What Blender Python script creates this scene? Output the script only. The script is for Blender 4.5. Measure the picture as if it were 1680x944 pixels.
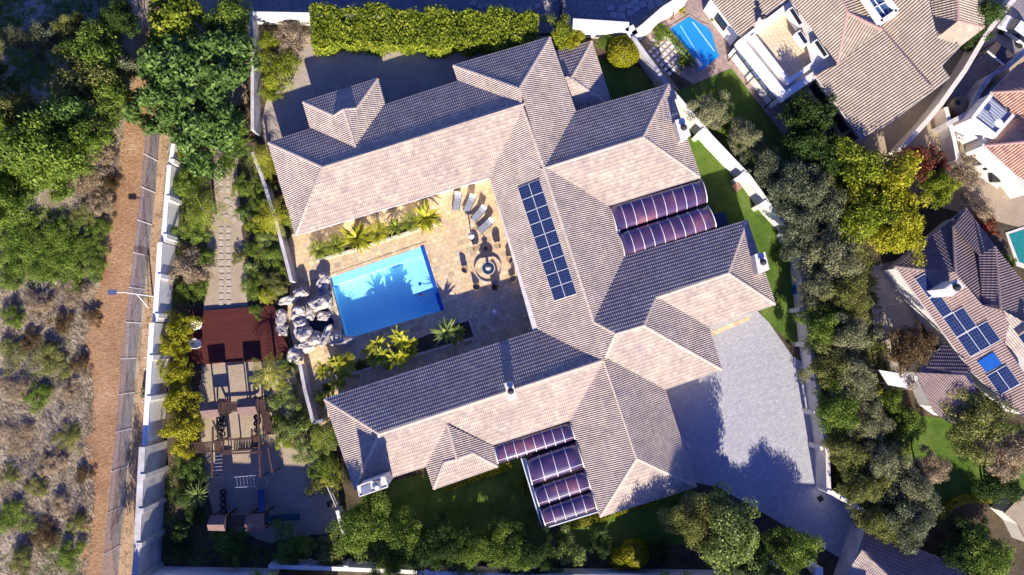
import bpy, bmesh, math, random
import numpy as np
from mathutils import Vector, Matrix
for o in list(bpy.data.objects): bpy.data.objects.remove(o)
C = bpy.context.scene
COL = C.collection
R = math.radians
# ------------------------------------------------------------ camera, sky, sun
CAMH = 70.0; FPX = 1120.0
ncam = Vector(((815-840)/FPX, -(560-472)/FPX, -1)).normalized()
Q = ncam.rotation_difference(Vector((0, 0, -1)))
cd = bpy.data.cameras.new('camera'); cam = bpy.data.objects.new('camera', cd); COL.objects.link(cam)
cam.location = (0, 0, CAMH); cam.rotation_mode = 'QUATERNION'; cam.rotation_quaternion = Q
cd.lens = 24.0; cd.sensor_width = 36.0; cd.clip_end = 1500; cd.clip_start = 0.5
C.camera = cam
def P(px, py, z=0.0):
    d = Q @ Vector(((px-840)/FPX, -(py-472)/FPX, -1))
    t = (z-CAMH)/d.z
    return Vector((d.x*t, d.y*t, z))
SUN_EL = R(27.3)
SH = Vector((-0.135, 1.0, 0)).normalized()           # direction shadows fall
L = Vector((SH.x*math.cos(SUN_EL), SH.y*math.cos(SUN_EL), -math.sin(SUN_EL)))
sd = bpy.data.lights.new('sun', 'SUN'); sun = bpy.data.objects.new('sun', sd); COL.objects.link(sun)
sun.rotation_mode = 'QUATERNION'; sun.rotation_quaternion = L.to_track_quat('-Z', 'Y'); sun.location = (0, -50, 60)
sd.energy = 5.0; sd.angle = R(0.5); sd.color = (1.0, 0.915, 0.79)
W = bpy.data.worlds.new('World'); C.world = W; W.use_nodes = True
wn = W.node_tree.nodes; bg = wn['Background']; sk = wn.new('ShaderNodeTexSky'); sk.sky_type = 'NISHITA'
sk.sun_disc = False; sk.sun_elevation = SUN_EL; sk.sun_rotation = math.atan2(-SH.x, -SH.y); sk.ozone_density = 3.0
sk.dust_density = 0.3
hs = wn.new('ShaderNodeHueSaturation'); hs.inputs['Saturation'].default_value = 1.32; hs.inputs['Hue'].default_value = 0.534
W.node_tree.links.new(sk.outputs[0], hs.inputs['Color']); W.node_tree.links.new(hs.outputs[0], bg.inputs[0]); bg.inputs[1].default_value = 0.105
C.view_settings.view_transform = 'Standard'; C.view_settings.look = 'None'
C.view_settings.exposure = 0.92; C.view_settings.gamma = 1
C.render.engine = 'CYCLES'

# ------------------------------------------------------------ object helpers
def tag(o, label=None, cat=None, group=None, kind=None):
    if label: o['label'] = label
    if cat: o['category'] = cat
    if group: o['group'] = group
    if kind: o['kind'] = kind
    return o
def thing(name, label, cat, loc=(0, 0, 0), group=None, rz=0):
    o = bpy.data.objects.new(name, None); COL.objects.link(o); o.location = loc; o.rotation_euler = (0, 0, rz)
    o.empty_display_size = 0.3
    return tag(o, label, cat, group)
class MB:
    def __init__(s): s.v = []; s.f = []; s.uv = []
    def add(s, vs, fs, uvs=None):
        b = len(s.v); s.v += [tuple(x) for x in vs]; s.f += [tuple(i+b for i in f) for f in fs]
        if uvs is not None: s.uv += uvs
        return s
    def box(s, a, b):
        x0, y0, z0 = a; x1, y1, z1 = b
        return s.add([(x0,y0,z0),(x1,y0,z0),(x1,y1,z0),(x0,y1,z0),(x0,y0,z1),(x1,y0,z1),(x1,y1,z1),(x0,y1,z1)],
              [(3,2,1,0),(4,5,6,7),(0,1,5,4),(1,2,6,5),(2,3,7,6),(3,0,4,7)])
    def beam(s, a, b, w, h=None, w2=None):        # rectangular bar between two points
        a = Vector(a); b = Vector(b); h = h or w; d = (b-a)
        if d.length < 1e-5: return s
        d.normalize(); up = Vector((0,0,1)) if abs(d.z) < 0.95 else Vector((0,1,0))
        x = d.cross(up).normalized(); y = x.cross(d)
        vs = []
        for p, k in ((a, 1), (b, (w2/w if w2 else 1))):
            for sx, sy in ((-1,-1),(1,-1),(1,1),(-1,1)): vs.append(p + x*(sx*w*k/2) + y*(sy*h*k/2))
        return s.add(vs, [(3,2,1,0),(4,5,6,7),(0,1,5,4),(1,2,6,5),(2,3,7,6),(3,0,4,7)])
    def tube(s, a, b, r, r2=None, n=8, cap=True):
        a = Vector(a); b = Vector(b); d = (b-a).normalized(); r2 = r if r2 is None else r2
        up = Vector((0,0,1)) if abs(d.z) < 0.95 else Vector((0,1,0))
        x = d.cross(up).normalized(); y = x.cross(d); vs = []
        for p, q in ((a, r), (b, r2)):
            for i in range(n):
                t = 2*math.pi*i/n; vs.append(p + x*math.cos(t)*q + y*math.sin(t)*q)
        fs = [(i, (i+1) % n, n+(i+1) % n, n+i) for i in range(n)]
        if cap: fs += [tuple(range(n-1, -1, -1)), tuple(range(n, 2*n))]
        return s.add(vs, fs)
    def lathe(s, c, prof, n=20):                 # prof: list (r, z) bottom to top
        c = Vector(c); vs = []; fs = []
        for r, z in prof:
            for i in range(n):
                t = 2*math.pi*i/n; vs.append(c + Vector((r*math.cos(t), r*math.sin(t), z)))
        for k in range(len(prof)-1):
            for i in range(n): fs.append((k*n+i, k*n+(i+1) % n, (k+1)*n+(i+1) % n, (k+1)*n+i))
        fs.append(tuple(range(n-1, -1, -1))); fs.append(tuple((len(prof)-1)*n+i for i in range(n)))
        return s.add(vs, fs)
    def prism(s, pts, z0, z1):                   # pts xy list
        a = sum(pts[i][0]*pts[(i+1) % len(pts)][1]-pts[(i+1) % len(pts)][0]*pts[i][1] for i in range(len(pts)))
        if a < 0: pts = pts[::-1]
        n = len(pts); vs = [(p[0], p[1], z0) for p in pts]+[(p[0], p[1], z1) for p in pts]
        return s.add(vs, [tuple(range(n-1, -1, -1)), tuple(range(n, 2*n))]+[(i, (i+1) % n, n+(i+1) % n, n+i) for i in range(n)])
    def build(s, name, m, parent=None, bevel=0, smooth=False):
        me = bpy.data.meshes.new(name); me.from_pydata(s.v, [], s.f)
        if s.uv:
            l = me.uv_layers.new(name='UVMap'); l.data.foreach_set('uv', np.array(s.uv, dtype=np.float32).ravel())
        if m: me.materials.append(m)
        if smooth: me.polygons.foreach_set('use_smooth', [True]*len(me.polygons))
        me.update()
        o = bpy.data.objects.new(name, me); COL.objects.link(o)
        if bevel:
            b = o.modifiers.new('bevel', 'BEVEL'); b.width = bevel; b.segments = 2; b.limit_method = 'ANGLE'
        if parent: o.parent = parent; o.matrix_parent_inverse = Matrix()
        return o
def rel(parent_loc):                              # builds parts in world coordinates under an Empty at parent_loc
    return Matrix.Translation(-Vector(parent_loc))
def adopt(o, root):
    o.parent = root; o.matrix_parent_inverse = root.matrix_basis.inverted(); return o
def part(mb, name, m, root, **k):
    o = mb.build(name, m, None, **k); return adopt(o, root)
def subpart(mb, name, m, p, **k):                 # p is a world-space part
    o = mb.build(name, m, None, **k); o.parent = p; o.matrix_parent_inverse = Matrix(); return o
def npmesh(name, V, F, m=None):
    me = bpy.data.meshes.new(name); nv = len(V); nf, k = F.shape
    me.vertices.add(nv); me.vertices.foreach_set('co', V.astype(np.float32).ravel())
    me.loops.add(nf*k); me.loops.foreach_set('vertex_index', F.astype(np.int32).ravel())
    me.polygons.add(nf); me.polygons.foreach_set('loop_start', np.arange(0, nf*k, k, dtype=np.int32))
    me.polygons.foreach_set('loop_total', np.full(nf, k, dtype=np.int32))
    if m: me.materials.append(m)
    me.update(calc_edges=True); me.validate(); return me

# ------------------------------------------------------------ materials
def nt(name):
    m = bpy.data.materials.new(name); m.use_nodes = True; t = m.node_tree; return m, t, t.nodes, t.links, t.nodes['Principled BSDF']
def ramp(n, stops):
    r = n.new('ShaderNodeValToRGB'); e = r.color_ramp.elements
    while len(e) < len(stops): e.new(0.5)
    for i, (p, c) in enumerate(stops): e[i].position = p; e[i].color = (*c, 1)
    return r
def mat(name, c, rough=0.8, c2=None, scale=3.0, detail=6, bump=0.0, bscale=None, metal=0, spec=0.3, contrast=(0.35, 0.65), coat=0):
    m, t, n, l, b = nt(name); b.inputs['Roughness'].default_value = rough; b.inputs['Metallic'].default_value = metal
    b.inputs['Specular IOR Level'].default_value = spec; b.inputs['Coat Weight'].default_value = coat
    g = n.new('ShaderNodeNewGeometry')
    if c2 is None: c2 = tuple(x*0.75 for x in c)
    ns = n.new('ShaderNodeTexNoise'); ns.inputs['Scale'].default_value = scale; ns.inputs['Detail'].default_value = detail
    ns.inputs['Roughness'].default_value = 0.65
    l.new(g.outputs['Position'], ns.inputs['Vector'])
    r = ramp(n, [(contrast[0], c2), (contrast[1], c)]); l.new(ns.outputs[0], r.inputs[0]); l.new(r.outputs[0], b.inputs['Base Color'])
    if bump:
        n2 = n.new('ShaderNodeTexNoise'); n2.inputs['Scale'].default_value = bscale or scale*4; n2.inputs['Detail'].default_value = 5
        l.new(g.outputs['Position'], n2.inputs['Vector'])
        bp = n.new('ShaderNodeBump'); bp.inputs['Strength'].default_value = 1; bp.inputs['Distance'].default_value = bump
        l.new(n2.outputs[0], bp.inputs['Height']); l.new(bp.outputs[0], b.inputs['Normal'])
    return m
def ground_mat(name, stops, scale=0.5, fine=6.0, fstops=None, bump=0.05, bscale=8, rough=0.95):
    m, t, n, l, b = nt(name); b.inputs['Roughness'].default_value = rough; b.inputs['Specular IOR Level'].default_value = 0.15
    g = n.new('ShaderNodeNewGeometry')
    a = n.new('ShaderNodeTexNoise'); a.inputs['Scale'].default_value = scale; a.inputs['Detail'].default_value = 8; a.inputs['Roughness'].default_value = 0.7
    l.new(g.outputs['Position'], a.inputs['Vector']); r = ramp(n, stops); l.new(a.outputs[0], r.inputs[0])
    f = n.new('ShaderNodeTexNoise'); f.inputs['Scale'].default_value = fine; f.inputs['Detail'].default_value = 6; f.inputs['Roughness'].default_value = 0.8
    l.new(g.outputs['Position'], f.inputs['Vector']); fr = ramp(n, fstops or [(0.3, (0.55,)*3), (0.7, (1.35,)*3)]); l.new(f.outputs[0], fr.inputs[0])
    mx = n.new('ShaderNodeMix'); mx.data_type = 'RGBA'; mx.blend_type = 'MULTIPLY'; mx.inputs[0].default_value = 1
    l.new(r.outputs[0], mx.inputs[6]); l.new(fr.outputs[0], mx.inputs[7]); l.new(mx.outputs[2], b.inputs['Base Color'])
    n2 = n.new('ShaderNodeTexNoise'); n2.inputs['Scale'].default_value = bscale; n2.inputs['Detail'].default_value = 6
    l.new(g.outputs['Position'], n2.inputs['Vector']); bp = n.new('ShaderNodeBump'); bp.inputs['Strength'].default_value = 1
    bp.inputs['Distance'].default_value = bump; l.new(n2.outputs[0], bp.inputs['Height']); l.new(bp.outputs[0], b.inputs['Normal'])
    return m
def brick_mat(name, cols, bw=0.6, bh=0.4, rot=17, mortar=(0.25,0.2,0.15), ms=0.02, rough=0.8, noise=0.5, bump=0.01):
    m, t, n, l, b = nt(name); b.inputs['Roughness'].default_value = rough; b.inputs['Specular IOR Level'].default_value = 0.25
    g = n.new('ShaderNodeNewGeometry'); mp = n.new('ShaderNodeMapping'); mp.inputs['Rotation'].default_value = (0, 0, R(-rot))
    l.new(g.outputs['Position'], mp.inputs['Vector'])
    bt = n.new('ShaderNodeTexBrick'); bt.inputs['Scale'].default_value = 1; bt.inputs['Brick Width'].default_value = bw; bt.inputs['Row Height'].default_value = bh
    bt.inputs['Mortar Size'].default_value = ms; bt.inputs['Color1'].default_value = (0,0,0,1); bt.inputs['Color2'].default_value = (1,1,1,1)
    bt.inputs['Mortar'].default_value = (0.5,0.5,0.5,1); bt.inputs['Mortar Smooth'].default_value = 0.2; l.new(mp.outputs[0], bt.inputs['Vector'])
    k = len(cols); r = ramp(n, [(i/(k-1) if k > 1 else 0, c) for i, c in enumerate(cols)]); l.new(bt.outputs['Color'], r.inputs[0])
    ns = n.new('ShaderNodeTexNoise'); ns.inputs['Scale'].default_value = 2.5; ns.inputs['Detail'].default_value = 8; ns.inputs['Roughness'].default_value = .7; l.new(g.outputs['Position'], ns.inputs['Vector'])
    nr = ramp(n, [(0.3, (1-noise,)*3), (0.7, (1+noise*0.6,)*3)]); l.new(ns.outputs[0], nr.inputs[0])
    mx = n.new('ShaderNodeMix'); mx.data_type = 'RGBA'; mx.blend_type = 'MULTIPLY'; mx.inputs[0].default_value = 1
    l.new(r.outputs[0], mx.inputs[6]); l.new(nr.outputs[0], mx.inputs[7])
    m2 = n.new('ShaderNodeMix'); m2.data_type = 'RGBA'; l.new(bt.outputs['Fac'], m2.inputs[0]); l.new(mx.outputs[2], m2.inputs[6]); m2.inputs[7].default_value = (*mortar, 1)
    l.new(m2.outputs[2], b.inputs['Base Color'])
    bp = n.new('ShaderNodeBump'); bp.invert = True; bp.inputs['Distance'].default_value = bump; l.new(bt.outputs['Fac'], bp.inputs['Height']); l.new(bp.outputs[0], b.inputs['Normal'])
    return m
def tile_mat(name, cols, rough=0.75, dirt=0.25):
    m, t, n, l, b = nt(name); b.inputs['Roughness'].default_value = rough; b.inputs['Specular IOR Level'].default_value = 0.3
    uv = n.new('ShaderNodeTexCoord'); fl = n.new('ShaderNodeVectorMath'); fl.operation = 'FLOOR'; l.new(uv.outputs['UV'], fl.inputs[0])
    wn_ = n.new('ShaderNodeTexWhiteNoise'); wn_.noise_dimensions = '2D'; l.new(fl.outputs[0], wn_.inputs['Vector'])
    k = len(cols); r = ramp(n, [(i/(k-1), c) for i, c in enumerate(cols)]); l.new(wn_.outputs['Value'], r.inputs[0])
    g = n.new('ShaderNodeNewGeometry'); ns = n.new('ShaderNodeTexNoise'); ns.inputs['Scale'].default_value = 0.6; ns.inputs['Detail'].default_value = 9; ns.inputs['Roughness'].default_value = .75
    l.new(g.outputs['Position'], ns.inputs['Vector']); nr = ramp(n, [(0.3, (1-dirt,)*3), (0.7, (1.1,)*3)]); l.new(ns.outputs[0], nr.inputs[0])
    mx = n.new('ShaderNodeMix'); mx.data_type = 'RGBA'; mx.blend_type = 'MULTIPLY'; mx.inputs[0].default_value = 1
    l.new(r.outputs[0], mx.inputs[6]); l.new(nr.outputs[0], mx.inputs[7]); l.new(mx.outputs[2], b.inputs['Base Color'])
    return m
def foliage(name, cols, trans=0.34):
    m, t, n, l, b = nt(name); n.remove(b); out = n['Material Output']
    g = n.new('ShaderNodeNewGeometry'); k = len(cols)
    r = ramp(n, [(i/(k-1), c) for i, c in enumerate(cols)]);
    ns = n.new('ShaderNodeTexNoise'); ns.inputs['Scale'].default_value = 0.9; ns.inputs['Detail'].default_value = 3; l.new(g.outputs['Position'], ns.inputs['Vector'])
    a = n.new('ShaderNodeMath'); a.operation = 'MULTIPLY_ADD'; l.new(g.outputs['Random Per Island'], a.inputs[0]); a.inputs[1].default_value = 0.55
    s2 = n.new('ShaderNodeMath'); s2.operation = 'MULTIPLY_ADD'; l.new(ns.outputs[0], s2.inputs[0]); s2.inputs[1].default_value = 1.3; s2.inputs[2].default_value = -0.42
    l.new(s2.outputs[0], a.inputs[2]); l.new(a.outputs[0], r.inputs[0])
    d = n.new('ShaderNodeBsdfPrincipled'); d.inputs['Roughness'].default_value = 0.55; d.inputs['Specular IOR Level'].default_value = 0.18
    l.new(r.outputs[0], d.inputs['Base Color']); tr = n.new('ShaderNodeBsdfTranslucent'); l.new(r.outputs[0], tr.inputs[0])
    mx = n.new('ShaderNodeMixShader'); mx.inputs[0].default_value = trans; l.new(d.outputs[0], mx.inputs[1]); l.new(tr.outputs[0], mx.inputs[2]); l.new(mx.outputs[0], out.inputs[0])
    return m
M = {}
M['tile'] = tile_mat('roof_tile', [(0.515,0.42,0.335),(0.46,0.375,0.325),(0.56,0.465,0.37),(0.415,0.34,0.31),(0.495,0.39,0.335)], dirt=0.3)
M['tile_tan'] = tile_mat('roof_tile_tan', [(0.40,0.32,0.245),(0.37,0.30,0.235),(0.44,0.365,0.285)], dirt=0.2)
M['tile_mauve'] = tile_mat('roof_tile_mauve', [(0.21,0.155,0.15),(0.25,0.18,0.17),(0.19,0.145,0.15)])
M['tile_red'] = tile_mat('roof_tile_red', [(0.42,0.25,0.18),(0.5,0.32,0.23),(0.36,0.2,0.16)])
M['cap'] = mat('ridge_mortar', (0.62,0.52,0.43), 0.8, (0.5,0.38,0.3), scale=3)
M['cap_pink'] = mat('ridge_pink', (0.5,0.3,0.27), 0.8, (0.42,0.25,0.22), scale=3)
M['render'] = mat('cream_plaster', (0.74,0.68,0.6), 0.85, (0.62,0.56,0.49), scale=1.2, bump=0.01)
M['white'] = mat('white_plaster', (0.82,0.79,0.74), 0.8, (0.7,0.66,0.6), scale=0.9, contrast=(0.25,0.6))
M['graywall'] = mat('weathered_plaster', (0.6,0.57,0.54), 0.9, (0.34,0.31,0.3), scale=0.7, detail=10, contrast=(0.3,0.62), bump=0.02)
M['gutter'] = mat('gutter_metal', (0.7,0.66,0.62), 0.4, scale=2)
M['glass'] = mat('dark_glass', (0.02,0.03,0.05), 0.08, (0.015,0.02,0.03), spec=0.8)
M['frame'] = mat('dark_frame', (0.03,0.03,0.035), 0.5)
M['chim'] = mat('chimney_plaster', (0.8,0.75,0.68), 0.85, (0.6,0.55,0.5), scale=2.5)
M['soot'] = mat('flue_dark', (0.03,0.03,0.04), 0.6)
M['steel'] = mat('galvanised_steel', (0.55,0.57,0.6), 0.35, metal=0.7, scale=4)
M['whitemetal'] = mat('white_metal', (0.8,0.8,0.8), 0.4)
M['dirt'] = ground_mat('dirt_path_soil', [(0.3,(0.22,0.12,0.065)),(0.45,(0.33,0.19,0.10)),(0.6,(0.40,0.24,0.13)),(0.75,(0.50,0.35,0.22))], scale=0.22, fine=3, bump=0.07, bscale=5)
M['scrub'] = ground_mat('scrub_ground', [(0.3,(0.13,0.12,0.06)),(0.45,(0.30,0.24,0.16)),(0.55,(0.42,0.35,0.26)),(0.68,(0.44,0.34,0.23))], scale=0.3, fine=5, bump=0.08, bscale=7)
M['soil'] = ground_mat('garden_soil', [(0.35,(0.06,0.05,0.03)),(0.65,(0.14,0.10,0.065))], scale=0.7, bump=0.05)
M['sand'] = ground_mat('sand_path', [(0.3,(0.36,0.28,0.19)),(0.7,(0.46,0.37,0.26))], scale=0.5, fine=9, bump=0.02, bscale=20)
M['gravel'] = ground_mat('brown_gravel', [(0.3,(0.38,0.32,0.26)),(0.7,(0.50,0.42,0.34))], scale=0.5, fine=6, bump=0.04, bscale=25)
M['lawn'] = ground_mat('lawn_grass', [(0.3,(0.05,0.10,0.014)),(0.5,(0.10,0.17,0.025)),(0.72,(0.17,0.22,0.05))], scale=0.45, fine=9, bump=0.05, bscale=20)
M['drive'] = brick_mat('driveway_cobble', [(0.40,0.39,0.42),(0.44,0.43,0.45),(0.48,0.47,0.48),(0.42,0.41,0.43)], 0.5, 0.25, rot=28, mortar=(0.35,0.34,0.36), ms=0.016, noise=0.24)
M['patio'] = brick_mat('sandstone_paving', [(0.48,0.35,0.22),(0.74,0.57,0.31),(0.64,0.46,0.29),(0.80,0.64,0.38),(0.56,0.44,0.31)], 0.62, 0.48, mortar=(0.5,0.39,0.24), noise=0.26)
M['patio2'] = brick_mat('brick_patio', [(0.42,0.29,0.24),(0.5,0.36,0.3),(0.36,0.27,0.25)], 0.22, 0.11, rot=-40, mortar=(0.3,0.23,0.2), ms=0.01)
M['cobble'] = brick_mat('dark_cobble', [(0.24,0.22,0.24),(0.32,0.29,0.3),(0.38,0.34,0.33)], 0.2, 0.2, rot=10, mortar=(0.15,0.14,0.15), noise=0.4)
M['deck'] = brick_mat('red_deck', [(0.08,0.017,0.014),(0.10,0.023,0.018)], 3.5, 0.14, rot=4, mortar=(0.04,0.01,0.01), ms=0.012, noise=0.2)
M['stone'] = mat('stepping_stone', (0.5,0.43,0.34), 0.9, (0.36,0.3,0.24), scale=2)
M['kerb'] = mat('pale_kerb', (0.66,0.58,0.46), 0.9, (0.5,0.43,0.33), scale=2.5)
M['rock'] = mat('artificial_rock', (0.56,0.51,0.45), 0.9, (0.30,0.265,0.23), scale=2.2, detail=10, bump=0.08, bscale=3)
M['wood'] = mat('dark_timber', (0.10,0.055,0.04), 0.8, (0.06,0.03,0.025), scale=4)
M['woodroof'] = mat('play_roof_timber', (0.22,0.14,0.12), 0.85, (0.16,0.10,0.09), scale=3)
M['tyre'] = mat('tyre_rubber', (0.02,0.02,0.022), 0.8)
M['bluepl'] = mat('blue_plastic', (0.02,0.08,0.25), 0.35, (0.02,0.07,0.22))
M['seat'] = mat('lounger_mesh', (0.30,0.31,0.36), 0.7)
M['wicker'] = mat('woven_seat', (0.50,0.38,0.26), 0.85, (0.22,0.15,0.1), scale=14)
M['cushion'] = mat('pale_cushion', (0.7,0.6,0.46), 0.9)
M['bark'] = mat('bark', (0.16,0.11,0.08), 0.95, (0.09,0.06,0.045), scale=6)
M['deadwood'] = mat('bare_branches', (0.42,0.36,0.32), 0.95, (0.3,0.25,0.22), scale=6)
M['cover'] = mat('pool_cover_blue', (0.01,0.09,0.45), 0.5)

M['track'] = ground_mat('track_soil', [(0.3,(0.40,0.26,0.15)),(0.7,(0.52,0.36,0.22))], scale=0.5, fine=6, bump=0.04)
# ------------------------------------------------------------ tiled roofs
PITCH = 24.0
def in_poly_intervals(poly, u):
    xs = []
    n = len(poly)
    for i in range(n):
        (u0, v0), (u1, v1) = poly[i], poly[(i+1) % n]
        if (u0 <= u < u1) or (u1 <= u < u0): xs.append((v0+(v1-v0)*(u-u0)/(u1-u0), i))
    xs.sort(); return [(xs[k], xs[k+1]) for k in range(0, len(xs)-1, 2)]
PROF = [(0.0, 0.0), (0.30, 0.0), (0.50, 0.044), (0.70, 0.056), (0.88, 0.03)]
class Roof:
    """tiled slopes given by pixel outlines; each slope lies on a real plane through its eave"""
    def __init__(s, root, eave, pitch=PITCH, period=0.2, course=0.375, step=0.045, m=None, capm=None, flat=False, amp=1.0):
        s.root = root; s.z = eave; s.tp = math.tan(R(pitch)); s.period = period; s.course = course; s.step = step; s.m = m; s.capm = capm
        s.verts = {}; s.amp = amp
    def slope(s, poly, eave, grow=None, z=None, label=None, m=None, pitch=None):
        z = s.z if z is None else z; tp = s.tp if pitch is None else math.tan(R(pitch))
        A = P(*eave[0], z); B = P(*eave[1], z); e = (B-A).normalized()
        cx = sum(p[0] for p in poly)/len(poly); cy = sum(p[1] for p in poly)/len(poly)
        Cc = P(cx, cy, z); h = Vector((-e.y, e.x, 0))
        if h.dot(Cc-A) < 0: h = -h
        up = (h + Vector((0, 0, tp))).normalized(); nrm = e.cross(up)
        if nrm.z < 0: nrm = -nrm
        pts = []
        for px in poly:
            d = Q @ Vector(((px[0]-840)/FPX, -(px[1]-472)/FPX, -1)); o = Vector((0, 0, CAMH))
            t = (A-o).dot(nrm)/d.dot(nrm); w = o+d*t; pts.append(w)
            s.verts.setdefault((round(px[0]), round(px[1])), []).append(w)
        uv = [((w-A).dot(e), (w-A).dot(up)) for w in pts]
        if grow:                                   # push these edges outward under the neighbour
            n = len(uv); a = sum(uv[i][0]*uv[(i+1) % n][1]-uv[(i+1) % n][0]*uv[i][1] for i in range(n))
            sg = 1 if a > 0 else -1; lines = []
            for i in range(n):
                p0 = Vector(uv[i]); p1 = Vector(uv[(i+1) % n]); d = (p1-p0).normalized(); nn = Vector((d.y, -d.x))*sg
                off = grow.get(i, 0) if isinstance(grow, dict) else 0
                lines.append((p0+nn*off, d))
            new = []
            for i in range(n):
                (p, d), (q, f) = lines[i-1], lines[i]; den = d.x*f.y-d.y*f.x
                if abs(den) < 1e-3: new.append(tuple(q)); continue
                t = ((q.x-p.x)*f.y-(q.y-p.y)*f.x)/den; new.append(tuple(p+d*t))
            uv = new
        mb = MB(); umin = min(p[0] for p in uv); umax = max(p[0] for p in uv)
        us = set(round(p[0], 5) for p in uv); k0 = math.floor(umin/s.period)-1; k1 = math.ceil(umax/s.period)+1
        for k in range(k0, k1):
            for t, _ in PROF:
                x = (k+t)*s.period
                if umin < x < umax: us.add(round(x, 5))
        us = sorted(us)
        def prof(u):
            f = (u/s.period) % 1.0
            P2 = PROF+[(1.0, 0.0)]
            for (a, ha), (b, hb) in zip(P2, P2[1:]):
                if a <= f <= b+1e-9: return (ha+(hb-ha)*(f-a)/(b-a))*s.amp
            return 0.0
        vs = []; fs = []; uvs = []
        for ua, ub in zip(us, us[1:]):
            if ub-ua < 1e-4: continue
            um = (ua+ub)/2; ha = prof(ua+1e-6); hb = prof(ub-1e-6)
            for (va, ia), (vb, ib) in in_poly_intervals(uv, um):
                def ev(i, u):
                    (u0, v0), (u1, v1) = uv[i], uv[(i+1) % len(uv)]; return v0+(v1-v0)*(u-u0)/(u1-u0)
                la, lb, ta, tb = ev(ia, ua), ev(ia, ub), ev(ib, ua), ev(ib, ub)
                c0 = math.floor(min(la, lb)/s.course); c1 = math.ceil(max(ta, tb)/s.course)
                for c in range(c0, c1):
                    y0 = c*s.course; y1 = y0+s.course
                    ym = y0+s.course*0.3
                    st = lambda y: s.step*(0.28*(y1-y)/(y1-ym)) if y >= ym else s.step*(0.28+0.72*(ym-y)/(ym-y0))
                    tu = (um/s.period/2, c+0.5)
                    def pt(u, v, h): vs.append(A+e*u+up*v+nrm*h)
                    for z0_, z1_ in ((y0, ym), (ym, y1)):
                        a0 = min(max(z0_, la), ta); a1 = min(max(z1_, la), ta); b0 = min(max(z0_, lb), tb); b1 = min(max(z1_, lb), tb)
                        if a1-a0 < 1e-5 and b1-b0 < 1e-5: continue
                        b = len(vs)
                        pt(ua, a0, ha+st(a0)); pt(ub, b0, hb+st(b0)); pt(ub, b1, hb+st(b1)); pt(ua, a1, ha+st(a1))
                        q = [b, b+1, b+2, b+3]
                        if a1-a0 < 1e-5: q = [b, b+1, b+2]
                        elif b1-b0 < 1e-5: q = [b, b+1, b+3]
                        fs.append(tuple(q)); uvs += [(tu[0], tu[1])]*len(q)
                        if z0_ == y0 and (a0 == y0 or b0 == y0):          # front edge of the course
                            b = len(vs); pt(ua, a0, ha-0.004); pt(ub, b0, hb-0.004); pt(ub, b0, hb+s.step); pt(ua, a0, ha+s.step)
                            fs.append((b, b+1, b+2, b+3)); uvs += [(tu[0], tu[1])]*4
        mb.v = [tuple(v) for v in vs]; mb.f = fs; mb.uv = uvs
        if e.cross(up).z < 0: mb.f = [f[::-1] for f in fs]
        o = part(mb, 'roof_slope', m or s.m, s.root)
        if label: o['label'] = label
        return o
    def at(s, p):
        k = (round(p[0]), round(p[1]))
        if k in s.verts: return sum(s.verts[k], Vector())/len(s.verts[k])
        return None
    def ridge(s, pts, w=0.17, h=0.1, lift=0.03, m=None):
        """row of half-round ridge tiles through pixel points"""
        mb = MB()
        for a, b in zip(pts, pts[1:]):
            A = s.at(a) if not isinstance(a, Vector) else a; B = s.at(b) if not isinstance(b, Vector) else b
            d = (B-A); n = max(1, int(d.length/0.42)); d.normalize(); x = d.cross(Vector((0, 0, 1))).normalized(); y = x.cross(d)
            if y.z < 0: y = -y
            for i in range(n):
                p = A+(B-A)*(i/n); q = A+(B-A)*((i+1.06)/n); vs = []
                for pp, g in ((p, 1.0), (q, 0.86)):
                    for k in range(7):
                        t = math.pi*k/6; vs.append(pp + x*math.cos(t)*w*g + y*(math.sin(t)*h*g-0.05+lift))
                mb.add(vs, [(k, k+1, 8+k, 7+k) for k in range(6)]+[(6,5,4,3,2,1,0), tuple(range(7, 14))])
        return part(mb, 'ridge_caps', m or s.capm, s.root)
    def spread(s):
        for k, v in s.verts.items():
            if len(v) > 1:
                zz = [x.z for x in v]
                if max(zz)-min(zz) > 0.25: print('spread', k, [round(z, 2) for z in zz])
def gutters(root, segs, z, m=None, w=0.13):
    mb = MB()
    for a, b in segs:
        A = P(*a, z); B = P(*b, z); d = (B-A).normalized(); A = A-d*0.03; B = B+d*0.03
        mb.beam(A-Vector((0, 0, .09)), B-Vector((0, 0, .09)), w, 0.14)
    return part(mb, 'gutter', m or M['gutter'], root)
def inset(pts, d):
    n = len(pts); a = sum(pts[i].x*pts[(i+1) % n].y-pts[(i+1) % n].x*pts[i].y for i in range(n)); sg = -1 if a > 0 else 1
    ls = []
    for i in range(n):
        p = pts[i].xy; q = pts[(i+1) % n].xy; e = (q-p).normalized(); nn = Vector((e.y, -e.x))*sg; ls.append((p+nn*d, e))
    out = []
    for i in range(n):
        (p, e), (q, f) = ls[i-1], ls[i]; den = e.x*f.y-e.y*f.x
        t = ((q.x-p.x)*f.y-(q.y-p.y)*f.x)/den; out.append(p+e*t)
    return out
def wall_block(root, pix, z, d=0.55, m=None, name='wall', zb=0.0):
    pts = inset([P(*p, z) for p in pix], d); mb = MB(); mb.prism([tuple(p) for p in pts], zb, z-0.12)
    o = part(mb, name, m or M['render'], root)
    sf = MB(); sf.prism([tuple(P(*p, z).xy) for p in pix], z-0.11, z-0.06); part(sf, 'eave_board', M['gutter'], root)
    return o, pts
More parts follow.
